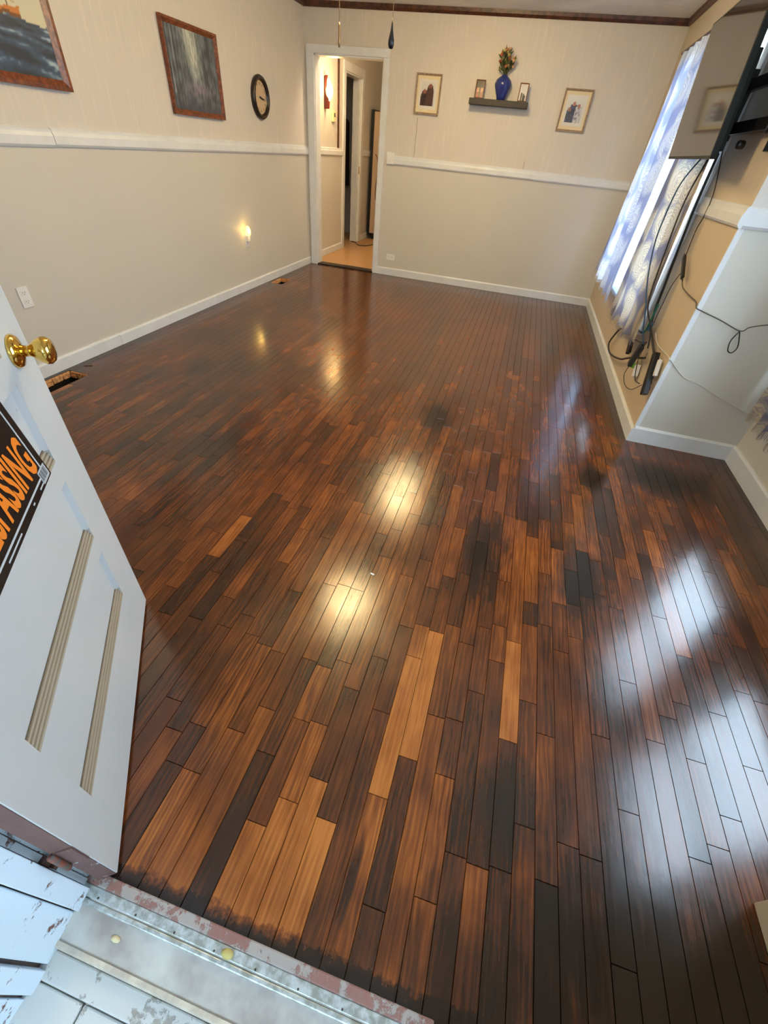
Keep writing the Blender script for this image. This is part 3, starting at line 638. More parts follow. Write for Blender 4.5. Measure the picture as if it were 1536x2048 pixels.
hand(math.radians(100), 0.095, 0.0035, 0.02, 0.020); hand(math.radians(108), 0.058, 0.005, 0.018, 0.018)
MB().lathe([(0.007, 0.014), (0.007, 0.023), (0.0, 0.023)], R, 12).obj('hub', m_black, t)

# ------------------------------------------------------------------ far wall: photos, shelf, vase
m_frame_pale = mat_noisy('whitewashed_frame', lin((168, 146, 124)), lin((140, 118, 96)), 60, 0.6)
m_mat_cream = M('cream_mat_board', lin((222, 208, 172)), 0.8); m_mat_white = M('white_mat_board', lin((220, 218, 210)), 0.8)
def people(kind):
    def f(u, v):
        if kind == 0:
            c = mixc((196, 196, 196), (214, 212, 208), v)
            for cx, hh, body, skin in ((0.26, 0.62, (34, 30, 34), (150, 96, 80)), (0.66, 0.86, (70, 50, 46), (140, 88, 74))):
                if v < hh and abs(u - cx) < 0.27 - max(0, v - hh + 0.25) * 0.5: c = mixc(body, (90, 60, 52), 0.5 + nz3(u * 9, v * 9, 4))
                if (u - cx) ** 2 / 0.014 + (v - hh + 0.03) ** 2 / 0.009 < 1: c = skin
            return c
        if kind == 1:
            c = mixc((190, 192, 186), (220, 220, 214), v)
            for cx, hh, body, skin in ((0.38, 0.72, (34, 36, 60), (176, 120, 96)), (0.70, 0.64, (206, 204, 204), (170, 104, 88)), (0.15, 0.5, (40, 40, 46), (150, 100, 80))):
                if v < hh and abs(u - cx) < 0.19: c = mixc(body, (90, 90, 110), 0.25 + nz3(u * 9, v * 9, 4))
                if (u - cx) ** 2 / 0.010 + (v - hh - 0.02) ** 2 / 0.008 < 1: c = skin
            return c
        if kind == 2:
            c = mixc((26, 22, 20), (52, 34, 26), 0.5 + nz3(u * 6, v * 6, 1))
            for cx in (0.25, 0.75):
                if abs(u - cx) < 0.15 and v < 0.6: c = (150, 60, 44) if v < 0.35 else (196, 140, 110)
            return c
        c = (206, 204, 204)
        for cx, hh in ((0.3, 0.5), (0.55, 0.45), (0.75, 0.35)):
            if abs(u - cx) < 0.10 and v < hh: c = (30, 36, 34)
        return c
    return f
def matted(x0, x1, z0, z1, kind, label):
    w_, h_ = x1 - x0, z1 - z0; T = Matrix.Translation((x0, -0.003, z0)) @ Matrix.Scale(-1, 4, (0, 1, 0))
    t = frame(T, w_, h_, 0.018, 0.02, m_frame_pale, label, 'picture', 'framed_photo')
    B(0.016, w_ - 0.016, 0.006, 0.009, 0.016, h_ - 0.016).obj('outer_mat', m_mat_cream, t)
    B(0.040, w_ - 0.040, 0.009, 0.0105, 0.045, h_ - 0.045).obj('inner_mat', m_mat_white, t)
    painted('photo', people(kind), w_ - 0.126, h_ - 0.135, 30, 40, Matrix.Translation((0.063, 0.012, 0.072)), m_photo, t)
matted(1.303, 1.583, 1.638, 1.962, 0, 'pale framed photo of two people left of the shelf')
matted(2.870, 3.153, 1.608, 1.934, 1, 'pale framed photo of a group nearest the window, right of the shelf')
t = tag(B(1.918, 2.527, -0.13, 0.0, 1.748, 1.797).obj('wall_shelf', mat_noisy('espresso_shelf_wood', lin((48, 38, 30)), lin((34, 26, 22)), 30, 0.5), bevel=0.003), 'dark brown floating shelf on the far wall holding a blue vase', 'shelf')
SZ = 1.7975
t = thing('vase', (2.237, -0.066, SZ), 'cobalt blue vase on the shelf, full of flowers', 'vase')
m_blue = M('cobalt_glaze', lin((40, 54, 130)), 0.28, coat=0.5)
MB().lathe([(0.034, 0), (0.040, 0.003), (0.045, 0.02), (0.068, 0.07), (0.083, 0.105), (0.085, 0.122), (0.074, 0.150), (0.046, 0.172), (0.027, 0.181), (0.030, 0.188), (0.024, 0.188), (0.022, 0.176), (0.0, 0.16)], None, 36).obj('body', m_blue, t)
rf = random.Random(5)
t = thing('flower_bouquet', (2.237, -0.066, SZ + 0.17), 'bunch of peach and orange flowers with green leaves in the blue vase', 'flowers')
fc = [lin((196, 124, 84)), lin((214, 164, 124)), lin((176, 88, 50)), lin((196, 176, 110))]
mf = [M('petal_cloth', c, 0.8) for c in fc]; mg_ = [M('leaf_green', lin((74, 80, 40)), 0.7), M('leaf_olive', lin((120, 122, 66)), 0.7), M('leaf_dark', lin((40, 46, 28)), 0.7)]
for i in range(40):
    a = rf.uniform(0, 6.283); rd = rf.uniform(0.01, 0.106); h_ = 0.05 + rf.uniform(0.0, 0.13) + 0.03 * (1 - rd / 0.09)
    tip = Vector((rd * math.cos(a), rd * 0.5 * math.sin(a), h_))
    MB().tube([(0, 0, 0), tip * 0.5 + Vector((0, 0, 0.01)), tip], 0.0016, 5).obj('stem', mg_[0], t)
    if i % 2 == 0:
        fl = MB()
        for k in range(7):
            b_ = k * 6.283 / 7; Tm = Matrix.Translation(tip) @ Matrix.Rotation(b_, 4, 'Z') @ Matrix.Rotation(rf.uniform(.3, .9), 4, 'Y')
            fl.lathe([(0.001, 0), (0.008, 0.010), (0.009, 0.018), (0.001, 0.028)], Tm @ Matrix.Scale(0.5, 4, (1, 0, 0)), 6)
        fl.obj('flower', mf[i // 2 % 4], t)
    for k in range(2):
        q = tip * rf.uniform(.45, 1.0); Tm = Matrix.Translation(q) @ Matrix.Rotation(rf.uniform(0, 6.28), 4, 'Z') @ Matrix.Rotation(rf.uniform(.2, 1.0), 4, 'Y')
        MB().add([Tm @ Vector(v) for v in ((0, 0, 0), (0.009, 0, 0.02), (0.001, 0.002, 0.055), (-0.009, 0, 0.02), (0, 0.004, 0.022))], [(0, 1, 4), (1, 2, 4), (2, 3, 4), (3, 0, 4), (0, 3, 2, 1)]).obj('leaf', mg_[(i + k) % 3], t)
m_frame_red = M('red_brown_small_frame', lin((112, 56, 34)), 0.4)
def small_frame(x0, w_, h_, kind, label):
    T = Matrix.Translation((x0, -0.085, SZ + 0.001)) @ Matrix.Rotation(-0.16, 4, 'X') @ Matrix.Scale(-1, 4, (0, 1, 0))
    t = frame(T, w_, h_, 0.008, 0.010, m_frame_red, label, 'picture', 'small_photo_frame')
    painted('photo', people(kind), w_ - 0.016, h_ - 0.016, 16, 20, Matrix.Translation((0.008, 0.0048, 0.008)), m_photo, t)
    MB().box(w_ / 2 - 0.01, w_ / 2 + 0.01, -0.004, 0.0, 0.01, h_ * 0.7).obj('easel_back', m_slot, t)
small_frame(1.962, 0.096, 0.142, 2, 'small brown frame on the left end of the shelf, dark photo')
small_frame(2.414, 0.090, 0.142, 3, 'small brown frame on the right end of the shelf, pale photo')

# ------------------------------------------------------------------ ceiling fan (only its pull chains hang into view) and ceiling light
FX, FY = 2.03, -3.90
t = thing('ceiling_fan', (FX, FY, H), 'ceiling fan whose two pull chains hang at the top of the photo', 'fan')
m_fan = M('bronze_fan_metal', lin((60, 44, 34)), 0.35, 0.6); m_blade = mat_noisy('walnut_blade', lin((88, 58, 38)), lin((60, 38, 26)), 30, 0.5)
MB().lathe([(0.07, 0), (0.075, -0.03), (0.02, -0.06), (0.016, -0.10), (0.10, -0.11), (0.115, -0.14), (0.115, -0.20), (0.08, -0.235), (0.05, -0.25)], None, 32).obj('motor_housing', m_fan, t)
for k in range(5):
    Tm = Matrix.Rotation(k * 2 * math.pi / 5 + 0.35, 4, 'Z') @ Matrix.Rotation(0.2, 4, 'X')
    q = MB().prism([(0.17, -0.05), (0.22, -0.065), (0.62, -0.075), (0.66, -0.05), (0.66, 0.05), (0.62, 0.075), (0.22, 0.065), (0.17, 0.05)], -0.178, -0.170, axis=2, T=Tm).obj('blade', m_blade, t)
    MB().box(0.09, 0.24, -0.02, 0.02, -0.169, -0.163, T=Tm).obj('blade_iron', m_fan, q)
m_globe = M('lit_frosted_globe', (1, 0.9, 0.7), 0.4, emit=(1.0, 0.74, 0.36), estr=34)
for k in range(3):
    a = k * 2 * math.pi / 3 + 0.5; c_ = Vector((0.085 * math.cos(a), 0.085 * math.sin(a), -0.27))
    MB().tube([(0, 0, -0.245), c_ + Vector((0, 0, 0.015))], 0.012).obj('lamp_arm', m_fan, t)
    MB().lathe([(0.022, 0.03), (0.045, 0.0), (0.068, -0.05), (0.062, -0.095), (0.03, -0.12), (0.001, -0.124)], Matrix.Translation(c_), 20).obj('lamp_shade', m_globe, t)
m_chain = M('brass_chain', lin((150, 120, 80)), 0.35, 0.8)
for (dx, dy, ln, kind) in ((-0.12, -0.05, 1.63, 0), (0.10, -0.05, 1.635, 1)):
    MB().tube([(dx * 0.5, dy, -0.245), (dx, dy, -0.30), (dx, dy, ln + 0.06 - H)], 0.0012, 6).obj('pull_chain', m_chain, t)
    if kind: MB().lathe([(0.001, 0.085), (0.003, 0.065), (0.005, 0.05), (0.0115, 0.024), (0.012, 0.013), (0.008, 0.002), (0.001, 0)], Matrix.Translation((dx, dy, ln - H)), 16).obj('pull_fob', m_black, t)
    else: MB().lathe([(0.001, 0.07), (0.004, 0.06), (0.004, 0.03), (0.0055, 0.012), (0.003, 0), (0.001, 0)], Matrix.Translation((dx, dy, ln - H)), 12).obj('pull_fob', m_chain, t)
t = thing('ceiling_light', (2.0, -1.68, H), 'flush ceiling light near the far wall, seen only as a yellow reflection', 'lamp')
MB().lathe([(0.155, 0.0), (0.165, -0.02), (0.155, -0.03), (0.05, -0.03)], None, 32).obj('base_ring', m_brass, t)
MB().lathe([(0.15, -0.028), (0.16, -0.05), (0.125, -0.09), (0.06, -0.115), (0.001, -0.12)], None, 32).obj('glass_bowl', m_globe, t)

# ------------------------------------------------------------------ television on its arm
t0 = Vector((3.637, -2.20, 1.427)); t1 = Vector((3.609, -3.30, 1.412)); tt = Vector((3.596, -2.20, 2.040))
ex = (t1 - t0).normalized(); ez = (tt - t0).normalized(); ey = ez.cross(ex).normalized()
if ey.x > 0: ey = -ey
TW, TH = (t1 - t0).length, (tt - t0).length
T = Matrix([[ex[i], ey[i], ez[i], t0[i]] for i in range(3)] + [[0, 0, 0, 1]])
t = thing('television', None, 'flat television on a wall arm in front of the curtained window', 'television', T)
m_tvbody = M('tv_black_green_plastic', (0.008, 0.012, 0.012), 0.45, spec=0.2)
B(0, TW, -0.03, 0.0, 0, TH).obj('rear_shell', m_tvbody, t, 0.003)
m_screen = M('tv_screen', (0.028, 0.024, 0.022), 0.06, spec=0.8)
B(0.009, TW - 0.009, 0.0, 0.0015, 0.014, TH - 0.009).obj('screen', m_screen, t)
B(0.12, TW - 0.04, -0.055, -0.028, 0.03, TH * 0.62).obj('rear_housing', m_tvbody, t, 0.006)
t = thing('tv_wall_mount', (W, -3.42, 1.46), 'black articulated wall mount behind the television', 'tv mount')
B(-0.022, 0.0, -0.03, 0.03, 0.0, 0.42).obj('wall_plate', m_black, t, 0.002)
B(-0.052, -0.02, -0.02, 0.02, 0.06, 0.36).obj('pivot_post', m_black, t, 0.004)
for zz in (0.10, 0.27):
    MB().box(-0.062, -0.03, 0.0, 0.62, zz - 0.028, zz + 0.022).obj('arm', m_black, t, 0.004)
MB().box(-0.128, -0.03, 0.58, 0.64, 0.05, 0.33).obj('swivel_head', m_black, t, 0.004)
MB().lathe([(0.014, 0), (0.018, 0.006), (0.018, 0.03), (0.012, 0.036)], Matrix.Translation((-0.05, 0.22, 0.025)) @ Matrix.Rotation(-H90, 4, 'Y'), 14).obj('lock_knob', m_black, t)

# ------------------------------------------------------------------ cables and adaptors under the television
def cable(pts, r_, mat, label, name='cable'): return tag(MB().tube(pts, r_, 7).obj(name, mat), label, 'cable')
m_bluec = M('blue_cable', lin((44, 84, 120)), 0.5); m_teal = M('teal_cable', lin((20, 110, 96)), 0.5); m_brownc = M('dark_brown_coax', lin((44, 34, 28)), 0.45); m_greyc = M('grey_brown_wire', lin((84, 76, 64)), 0.5)
cable([(3.775, -2.90, 0.50), (3.775, -2.683, 0.468), (3.775, -2.32, 0.374), (3.775, -2.131, 0.238), (3.775, -2.102, 0.164), (3.775, -2.296, 0.150), (3.775, -2.649, 0.228), (3.775, -2.866, 0.311), (3.775, -3.206, 0.428)], 0.007, m_brownc, 'thick dark cable looping left under the patterned curtain')
cable([(3.72, -2.70, 1.44), (3.655, -2.74, 1.31), (3.64, -2.76, 1.139), (3.64, -2.80, 1.0), (3.65, -2.95, 0.833), (3.69, -3.06, 0.675), (3.72, -3.10, 0.56), (3.75, -3.13, 0.49)], 0.0045, m_bluec, 'blue cable hanging down over the patterned curtain')
cable([(3.71, -2.88, 1.44), (3.66, -2.98, 1.24), (3.655, -3.06, 0.99), (3.67, -3.13, 0.73), (3.73, -3.21, 0.60), (3.75, -3.25, 0.50)], 0.0045, m_rubber, 'black cable hanging from the television over the curtain edge')
cable([(3.775, -2.774, 1.46), (3.775, -2.80, 1.169), (3.775, -2.90, 0.835), (3.775, -2.99, 0.602), (3.772, -3.22, 0.53), (3.765, -3.36, 0.51)], 0.0075, m_rubber, 'thick black cord running down the window casing into the power strip')
cable([(3.785, -2.76, 1.5), (3.785, -2.975, 1.301), (3.785, -3.006, 1.187), (3.785, -2.98, 1.109), (3.775, -3.049, 0.99)], 0.0028, m_rubber, 'thin wire running from the television down to the inline adaptor')
cable([(3.775, -3.19, 0.892), (3.78, -3.252, 0.857), (3.79, -3.406, 0.845), (3.798, -3.50, 0.84), (3.799, -3.545, 0.82), (3.83, -3.552, 0.81), (3.936, -3.55, 0.781), (4.055, -3.55, 0.744), (4.09, -3.55, 0.768), (4.162, -3.55, 0.792), (4.30, -3.55, 0.82), (4.385, -3.56, 0.84)], 0.003, m_greyc, 'thin grey wire crossing the white corner strip onto the short wall')
cable([(4.055, -3.55, 0.744), (4.040, -3.55, 0.69), (4.053, -3.55, 0.640), (4.078, -3.55, 0.632), (4.088, -3.55, 0.668), (4.055, -3.548, 0.744)], 0.003, m_rubber, 'small hanging loop of wire on the short wall')
cable([(3.785, -3.103, 0.93), (3.785, -3.02, 0.825), (3.785, -3.01, 0.705), (3.78, -3.03, 0.60)], 0.0024, m_rubber, 'thin wire from the inline adaptor down towards the tangle')
cable([(3.80, -3.10, 0.56), (3.80, -3.25, 0.53), (3.80, -3.50, 0.545), (3.80, -3.540, 0.54), (3.825, -3.538, 0.526), (3.923, -3.538, 0.455), (4.024, -3.538, 0.429), (4.128, -3.538, 0.388), (4.30, -3.538, 0.33), (4.395, -3.545, 0.30)], 0.003, m_wall, 'painted-over phone wire crossing low on the short wall')
cable([(4.402, -3.54, 0.30), (4.402, -3.60, 0.345), (4.402, -3.68, 0.36), (4.402, -3.86, 0.42)], 0.003, m_trim, 'white phone wire running behind the frayed curtain hem')
cable([(3.77, -2.985, 0.33), (3.77, -2.971, 0.288), (3.77, -2.952, 0.214), (3.77, -3.081, 0.189), (3.77, -3.249, 0.226), (3.77, -3.40, 0.32)], 0.0026, m_brownc, 'thin brown wire looping below the green plug')
cable([(3.765, -3.12, 0.50), (3.755, -3.02, 0.47), (3.75, -2.85, 0.44), (3.755, -2.79, 0.41)], 0.003, m_rubber, 'short black wire from the tangle to the wall-wart plug')
cable([(3.76, -3.15, 0.51), (3.745, -3.16, 0.45), (3.745, -3.24, 0.36), (3.76, -3.27, 0.30), (3.77, -3.35, 0.31)], 0.003, m_rubber, 'black wire hanging between the brick and the power strip')
cable([(3.745, -3.075, 0.72), (3.745, -3.07, 0.64), (3.755, -3.03, 0.56), (3.773, -2.93, 0.502)], 0.006, m_teal, 'short teal cable end just below the curtain hem')
def brick(name, a, b, w_, d_, mat, label, cat, parts=None):
    a, b = Vector(a), Vector(b); ez_ = (a - b).normalized(); ex_ = Vector((-1, 0, 0)); ey_ = ez_.cross(ex_).normalized(); ex_ = ey_.cross(ez_)
    T = Matrix([[ex_[i], ey_[i], ez_[i], b[i]] for i in range(3)] + [[0, 0, 0, 1]]); L = (a - b).length
    t = thing(name, None, label, cat, T); B(-d_ / 2, d_ / 2, -w_ / 2, w_ / 2, 0, L).obj('body', mat, t, min(w_, d_) * 0.18)
    if parts: parts(t, L)
    return t
def relief(t, L):
    for z_, s_ in ((L, 1), (0, -1)): MB().lathe([(0.005, 0), (0.003, 0.02 * s_)], Matrix.Translation((0, 0, z_)), 8).obj('strain_relief', m_rubber, t)
brick('inline_adaptor', (3.772, -3.044, 0.985), (3.772, -3.19, 0.895), 0.022, 0.016, m_black, 'black inline adaptor hanging on the right wall beside the window', 'adaptor', relief)
m_brick = M('blue_black_brick', (0.018, 0.024, 0.034), 0.4)
brick('power_brick', (3.75, -3.123, 0.478), (3.75, -3.040, 0.318), 0.042, 0.03, m_brick, 'dark blue-grey power brick hanging above the green plug', 'adaptor', relief)
def plugparts(t, L): MB().tube([(0, 0, L), (0, 0.006, L + 0.02)], 0.004).obj('strain_relief', m_rubber, t)
brick('wall_wart', (3.765, -2.765, 0.412), (3.765, -2.83, 0.33), 0.042, 0.028, m_black, 'bunched black plug hanging left of the power brick', 'adaptor', plugparts)
def stripparts(t, L):
    for i in range(6):
        q = B(-0.0215, -0.0185, -0.013, 0.013, 0.03 + i * (L - 0.05) / 6, 0.05 + i * (L - 0.05) / 6).obj('socket', m_slot, t)
brick('power_strip', (3.77, -3.385, 0.520), (3.77, -3.520, 0.305), 0.046, 0.036, m_black, 'long black power strip hanging against the right wall by the corner', 'power strip', stripparts)
brick('green_plug', (3.785, -2.985, 0.318), (3.785, -2.995, 0.285), 0.035, 0.024, M('bright_green_plastic', lin((110, 190, 50)), 0.4), 'bright green plug under the power brick', 'plug', None)
brick('white_adaptor', (3.785, -3.10, 0.345), (3.785, -3.14, 0.275), 0.045, 0.03, m_white, 'white adaptor lower left of the power strip', 'adaptor', None)
brick('white_adaptor', (3.785, -3.455, 0.505), (3.785, -3.50, 0.42), 0.03, 0.02, m_white, 'white ribbed adaptor right of the power strip at the corner', 'adaptor', None)
tag(B(-0.022, 0.0, -0.024, 0.024, -0.03, 0.02).obj('cable_junction', m_bluec, bevel=0.005, T=Matrix.Translation((3.775, -3.04, 0.585))), 'small blue connector on the thick black cord', 'connector')

# ------------------------------------------------------------------ cream cabinet corner at the right edge
t = thing('cabinet', (3.765, -5.917, 0), 'cream painted cabinet whose corner shows at the lower right edge', 'cabinet')
m_cab = mat_noisy('cream_cabinet_paint', lin((214, 204, 184)), lin((198, 188, 168)), 8, 0.5)
B(0, 0.62, -0.40, 0, 0.0, 0.86).obj('body', m_cab, t, 0.003)
q = B(0.02, 0.60, 0.0, 0.018, 0.06, 0.84).obj('door', m_cab, t, 0.003); B(0.06, 0.075, 0.018, 0.035, 0.55, 0.65).obj('handle', m_brass, q)

# ------------------------------------------------------------------ entry door, frame, sill, porch
A = Vector((2.274, -6.312, 0.012)); tv = Vector((1.816 - 2.274, -5.644 + 6.312, 0)).normalized(); nv = Vector((tv.y, -tv.x, 0))
T = Matrix([[tv[i], nv[i], (0, 0, 1)[i], A[i]] for i in range(3)] + [[0, 0, 0, 1]])      # x across the leaf from the hinges, y out of the exterior face
t = structure(thing('door_3', None, 'x', 'door', T), 'open white entry door with stacked recessed panels, its outer face in view'); del t['category']
m_door = M('white_door_paint', lin((206, 212, 216)), 0.42); g = N(m_door); p = g.obj()
n1 = g.noise(p, 5, 4, 0.6); n2 = g.noise(p, 95, 3, 0.6)
sc_ = g.math('MULTIPLY', g.math('SUBTRACT', g.noise(g.comb(g.math('MULTIPLY', g.sep(p)[0], 3.0), 0.0, g.math('MULTIPLY', g.sep(p)[2], 0.8)), 24, 4, 0.7), 0.70), 30, clamp=True)
c = g.mix(n1, lin((203, 207, 208)), lin((194, 197, 198))); c = g.mix(g.math('MULTIPLY', sc_, 0.7), c, lin((120, 116, 112))); g.l(c, g.b.inputs['Base Color']); g.bump(n2, 0.15, 0.001)
def mat_peel(name, paint, wood1, wood2, lo, scale=14):
    m = M(name, paint, 0.6); g = N(m); p = g.pos(); x, y, z = g.sep(p)
    n1 = g.noise(p, scale, 6, 0.7); n2 = g.noise(g.comb(g.math('MULTIPLY', x, 4), g.math('MULTIPLY', y, 4), g.math('MULTIPLY', z, 0.5)), 20, 4)
    f = g.math('MULTIPLY', g.math('SUBTRACT', n1, lo), 25, clamp=True)
    g.l(g.mix(f, g.mix(n2, wood1, wood2), paint), g.b.inputs['Base Color']); g.bump(f, 0.6, 0.002); return m
m_peel = mat_peel('peeling_door_edge', lin((214, 220, 224)), lin((84, 60, 62)), lin((118, 82, 70)), 0.60, 11)
DW, DH = 0.81, 2.03
B(0.0, DW, -0.038, -0.012, 0, DH).obj('core', m_door, t)
B(-0.0015, 0.0, -0.038, -0.003, 0.0, DH).obj('hinge_edge', m_peel, t, label='bare brown door edge with peeling white paint')
zs_ = [(0.243 + 0.248 * i, 0.400 + 0.248 * i) for i in range(7)]
us_ = [0.0, 0.10, 0.668, DW]; zz = [0.0] + [v for pr in zs_ for v in (pr[0] - 0.034, pr[1])] + [DH]
fr_ = MB()
for i in range(3):
    for j in range(len(zz) - 1):
        if i == 1 and j % 2 == 1: continue
        x0, x1 = us_[i], us_[i + 1]
        fr_.box(x0, x1, -0.012, 0.0, zz[j], zz[j + 1])
fr_.obj('stile_and_rail_face', m_door, t)
m_ledge = M('ribbed_ply_ledge', lin((170, 160, 142)), 0.7); m_ledge2 = M('ribbed_ply_ledge_dark', lin((112, 100, 84)), 0.8)
for k, (za, zb) in enumerate(zs_):
    q = MB()
    for i in range(4):                                              # ribbed edge of the cut-out, stepping down to the recessed panel
        q.box(0.10, 0.668, -0.0115 , 0.0004 - i * 0.0026, za - 0.033 + i * 0.0088, za - 0.033 + i * 0.0088 + 0.0066)
    q.obj('panel_ledge', m_ledge, t); B(0.10, 0.668, -0.0115, -0.0095, za - 0.033, za + 0.003).obj('panel_ledge_groove', m_ledge2, t)
    MB().prism([(0.659, -0.012), (0.668, -0.012), (0.668, -0.0005)], za, zb, axis=2).obj('panel_bead', m_door, t)
    MB().prism([(0.10, -0.012), (0.112, -0.012), (0.10, -0.0005)], za, zb, axis=2).obj('panel_bead', m_door, t)
# rails below each panel must be open where the ledge is
KT = Matrix.Translation((0.728, 0, 0.942)) @ Matrix.Rotation(-H90, 4, 'X')
kn = MB().lathe([(0.033, 0), (0.034, 0.003), (0.030, 0.009), (0.018, 0.013), (0.012, 0.015)], KT, 32).obj('knob_rose', m_brass, t)
MB().lathe([(0.012, 0.012), (0.011, 0.028), (0.013, 0.032), (0.022, 0.042), (0.0275, 0.054), (0.0275, 0.062), (0.022, 0.069), (0.008, 0.072), (0.001, 0.072)], KT, 32).obj('door_knob', m_brass, t)
B(-0.004, 0.0, -0.036, -0.002, 0.17, 0.26).obj('hinge_leaf', m_peel, t); MB().lathe([(0.006, 0.17), (0.006, 0.26)], Matrix.Translation((-0.008, -0.036, 0)), 10).obj('hinge_barrel', mat_noisy('rusty_hinge', lin((130, 70, 50)), lin((90, 84, 80)), 60, 0.6), t)
# sign hung on the door
TS = T @ Matrix.Translation((0.164, 0.045, 0.770)) @ Matrix.Rotation(0.12, 4, 'X')
s_ = thing('warning_sign', None, 'black sign with orange NO TRESPASSING lettering hung on the open entry door', 'sign', TS)
SW, SH = 0.356, 0.254
B(0, SW, 0, 0.0012, 0, SH).obj('sign_board', M('black_sign_plastic', (0.006, 0.006, 0.007), 0.3), s_)
m_line = M('pale_sign_line', lin((190, 198, 206)), 0.5)
q = MB()
for (a, b, c, d) in ((0.019, SW - 0.019, 0.016, 0.020), (0.019, SW - 0.019, SH - 0.020, SH - 0.016)): q.box(a, b, 0.0012, 0.0016, c, d)
for (a, b) in ((0.019, 0.023), (SW - 0.023, SW - 0.019)): q.box(a, b, 0.0012, 0.0016, 0.020, SH - 0.020)
q.obj('border_line', m_line, s_)
m_orange = M('orange_sign_ink', lin((236, 130, 34)), 0.5)
def sign_text(txt, xc, zc, wid, hgt, mat, bold):
    me = text_mesh(txt, 1.0, bold, 0.0)
    xs_ = [v.co.x for v in me.vertices]; ys_ = [v.co.y for v in me.vertices]; w0, h0 = max(xs_) - min(xs_), max(ys_) - min(ys_)
    cx, cy = (max(xs_) + min(xs_)) / 2, (max(ys_) + min(ys_)) / 2
    me.transform(Matrix(((wid / w0, 0, 0, 0), (0, 0, 1, 0), (0, hgt / h0, 0, 0), (0, 0, 0, 1))) @ Matrix.Translation((-cx, -cy, 0)))
    me.transform(Matrix.Translation((xc, 0.0020, zc))); me.flip_normals(); me.materials.append(mat)
    o = bpy.data.objects.new('lettering', me); COL.objects.link(o); o.parent = s_; return o
sign_text('TRESPASSING', 0.180, 0.071, 0.290, 0.078, m_orange, 0.03)
sign_text('NO', 0.178, 0.176, 0.14, 0.085, m_orange, 0.03)
q = B(SW - 0.044, SW - 0.006, 0.0012, 0.002, 0.004, 0.030).obj('price_label', M('grey_white_label', lin((176, 184, 190)), 0.5), s_)
for i in range(9): B(SW - 0.041 + i * 0.0035, SW - 0.041 + i * 0.0035 + (0.0013 if i % 3 else 0.0022), 0.002, 0.0022, 0.009, 0.027).obj('bar', m_slot, q)
for xx, ln_ in ((0.30, 0.022), (0.245, 0.008), (0.13, 0.07)): B(xx - ln_ / 2, xx + ln_ / 2, 0.0012, 0.0015, 0.0065, 0.0095).obj('fine_print', m_line, s_)
# door frame (hinge side), sill and porch
t = structure(bpy.data.objects.new('door_4', None), 'painted entry door frame and weathered sill'); COL.objects.link(t)
m_jamb = mat_peel('chipped_blue_white_paint', lin((212, 224, 234)), lin((130, 84, 66)), lin((90, 60, 52)), 0.36, 16)
for (ya, yb, xr) in ((-6.33, -6.3385, 2.212), (-6.3395, -6.3515, 2.216), (-6.3525, -6.392, 2.232), (-6.395, -6.478, 2.222), (-6.487, -6.523, 2.226), (-6.531, -6.70, 2.216)):
    B(2.10, xr, yb, ya, -0.05, 2.06).obj('jamb_board', m_jamb, t, 0.0015)
B(2.10, 2.208, -6.70, -6.334, -0.05, 2.06).obj('jamb_back', m_crown, t)
B(2.2, 2.224, -6.352, -6.338, 0.20, 0.24).obj('hinge_splinter', m_peel, t, 0.003); B(2.2, 2.232, -6.350, -6.337, 0.19, 0.205).obj('hinge_splinter', m_crown, t)
for (ya, yb) in ((-6.46, -6.34),): B(3.036, 3.07, ya, yb, -0.05, 2.06).obj('jamb_board', m_jamb, t)
B(2.20, 3.06, -6.46, -6.34, 2.05, 2.08).obj('jamb_head', m_jamb, t)
m_sill1 = mat_peel('worn_red_grey_sill', lin((158, 150, 146)), lin((142, 84, 74)), lin((130, 112, 106)), 0.46, 14)
m_alu = mat_noisy('dull_aluminium', lin((196, 204, 206)), lin((150, 154, 148)), 40, 0.35, metal=0.35)
m_sillb = mat_noisy('dusty_sill_paint', lin((186, 184, 176)), lin((150, 140, 134)), 8, 0.55, lo=0.35, hi=0.65, bump=0.3)
B(2.21, 3.035, -6.345, -6.3225, -0.03, 0.004).obj('sill_board', m_sill1, t, 0.003)
B(2.21, 3.035, -6.3655, -6.345, -0.03, 0.001).obj('weather_strip', m_alu, t, 0.002); B(2.21, 3.035, -6.3785, -6.3672, -0.03, -0.002).obj('weather_strip', m_alu, t, 0.003)
MB().prism([(-6.378, -0.010), (-6.443, -0.028), (-6.443, -0.06), (-6.378, -0.06)], 2.205, 3.036, axis=0).obj('sloped_sill', m_sillb, t)
MB().prism([(-6.441, -0.024), (-6.449, -0.024), (-6.453, -0.034), (-6.453, -0.06), (-6.441, -0.06)], 2.205, 3.05, axis=0).obj('sill_nose', mat_noisy('beige_sill_nose', lin((206, 196, 178)), lin((180, 170, 156)), 20, 0.6), t)
for i in range(8):                                                # nail heads along the strip
    MB().lathe([(0.0022, 0), (0.0022, 0.0015), (0.001, 0.002)], Matrix.Translation((2.262 + i * 0.098, -6.361, 0.001)), 8).obj('nail_head', m_slot, t)
MB().lathe([(0.006, 0), (0.009, 0.004), (0.004, 0.007), (0.001, 0.008)], Matrix.Translation((2.586, -6.357, 0.001)) @ Matrix.Scale(1.6, 4, (1, 0, 0)), 9).obj('mortar_crumb', M('yellow_crumb', lin((190, 176, 110)), 0.9), t)
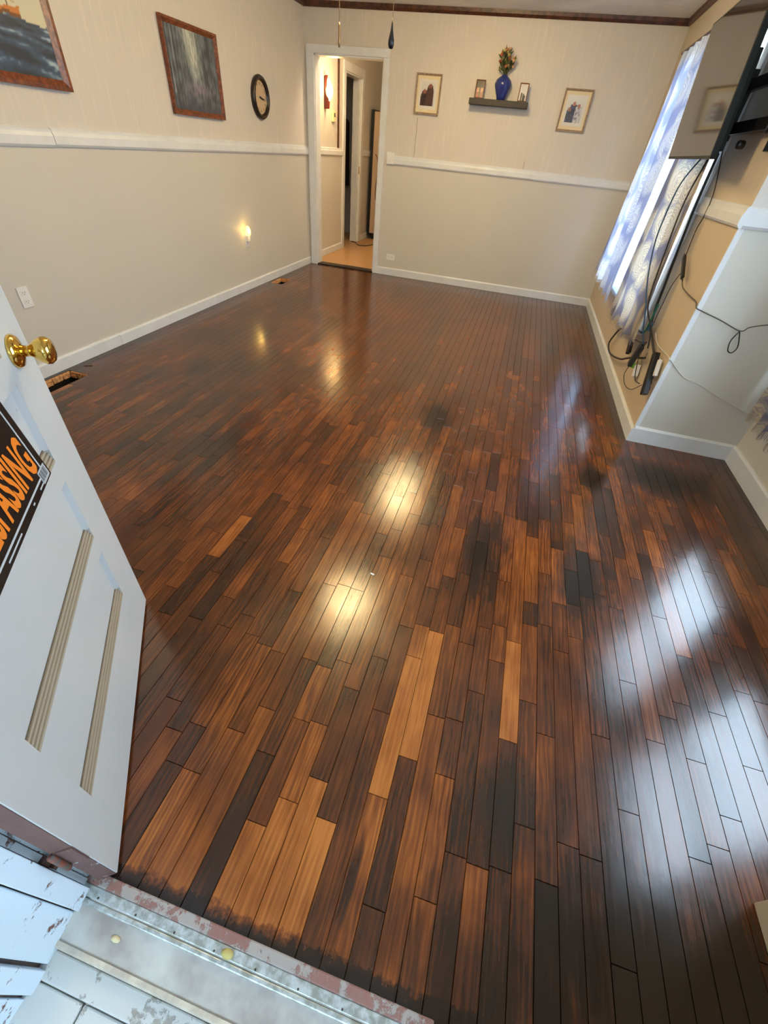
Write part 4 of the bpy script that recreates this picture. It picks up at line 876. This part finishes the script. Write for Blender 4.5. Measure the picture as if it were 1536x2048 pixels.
# porch: boards running away from the door
po = structure(bpy.data.objects.new('porch_floor', None), 'weathered grey white porch boards outside the entry'); COL.objects.link(po)
m_porch = mat_peel('weathered_porch_paint', lin((196, 198, 196)), lin((170, 168, 162)), lin((140, 132, 124)), 0.38, 16)
B(1.2, 4.6, -6.50, -6.455, -0.075, -0.045).obj('porch_board', m_porch, po, 0.003)
for i in range(24):
    x0 = 1.2 + i * 0.142; w_ = 0.139
    if i == 8: w_ = 0.139
    B(x0, x0 + w_, -8.2, -6.503, -0.075, -0.048 - 0.002 * (i % 3)).obj('porch_board', m_porch, po, 0.003)
m_shade_wall = mat_noisy('shade_wall_siding', lin((150, 160, 166)), lin((136, 144, 150)), 4, 0.6)  # side and front walls added out of view to cut the porch daylight
for xw, lb in ((0.95, 'left'), (4.75, 'right')):
    q = structure(bpy.data.objects.new('added_shade_wall', None), 'added unseen clapboard wall on the %s, holding back porch daylight' % lb); COL.objects.link(q)
    for i in range(17): B(xw, xw + 0.02, -8.9, -6.47, -0.1 + i * 0.155, -0.1 + i * 0.155 + 0.150).obj('shade_wall_board', m_shade_wall, q)
q = structure(bpy.data.objects.new('added_shade_wall', None), 'added unseen clapboard front wall, holding back porch daylight'); COL.objects.link(q)
for i in range(9): B(0.95, 4.77, -8.92, -8.90, -0.1 + i * 0.155, -0.1 + i * 0.155 + 0.150).obj('shade_wall_board', m_shade_wall, q)
structure(B(-1.5, 6.5, -9.6, -6.47, 2.50, 2.60).obj('added_shade_roof', m_ceil), 'added unseen roof dimming the sky light at the entry')  # roof added out of view to lower the light at the door
structure(B(-12, 16, -22, 12, -0.80, -0.70).obj('ground', mat_noisy('pale_ground', lin((176, 176, 168)), lin((150, 150, 138)), 2, 0.9)), 'outdoor ground, kept pale to brighten the window gap')  # ground added against light from below, pale to brighten the window
c = tag(MB().lathe([(0.004, 0), (0.006, 0.002), (0.002, 0.003)], Matrix.Scale(2, 4, (1, 0, 0)), 8).obj('dry_leaf_bit', M('pale_straw', lin((214, 200, 160)), 0.9), T=Matrix.Translation((2.34, -6.405, -0.017))), 'pale straw-coloured bit lying on the sloped door sill', 'debris')
S.cycles.max_bounces = 10; S.cycles.diffuse_bounces = 5; S.cycles.glossy_bounces = 4; S.cycles.transparent_max_bounces = 10; S.cycles.sample_clamp_indirect = 6.0
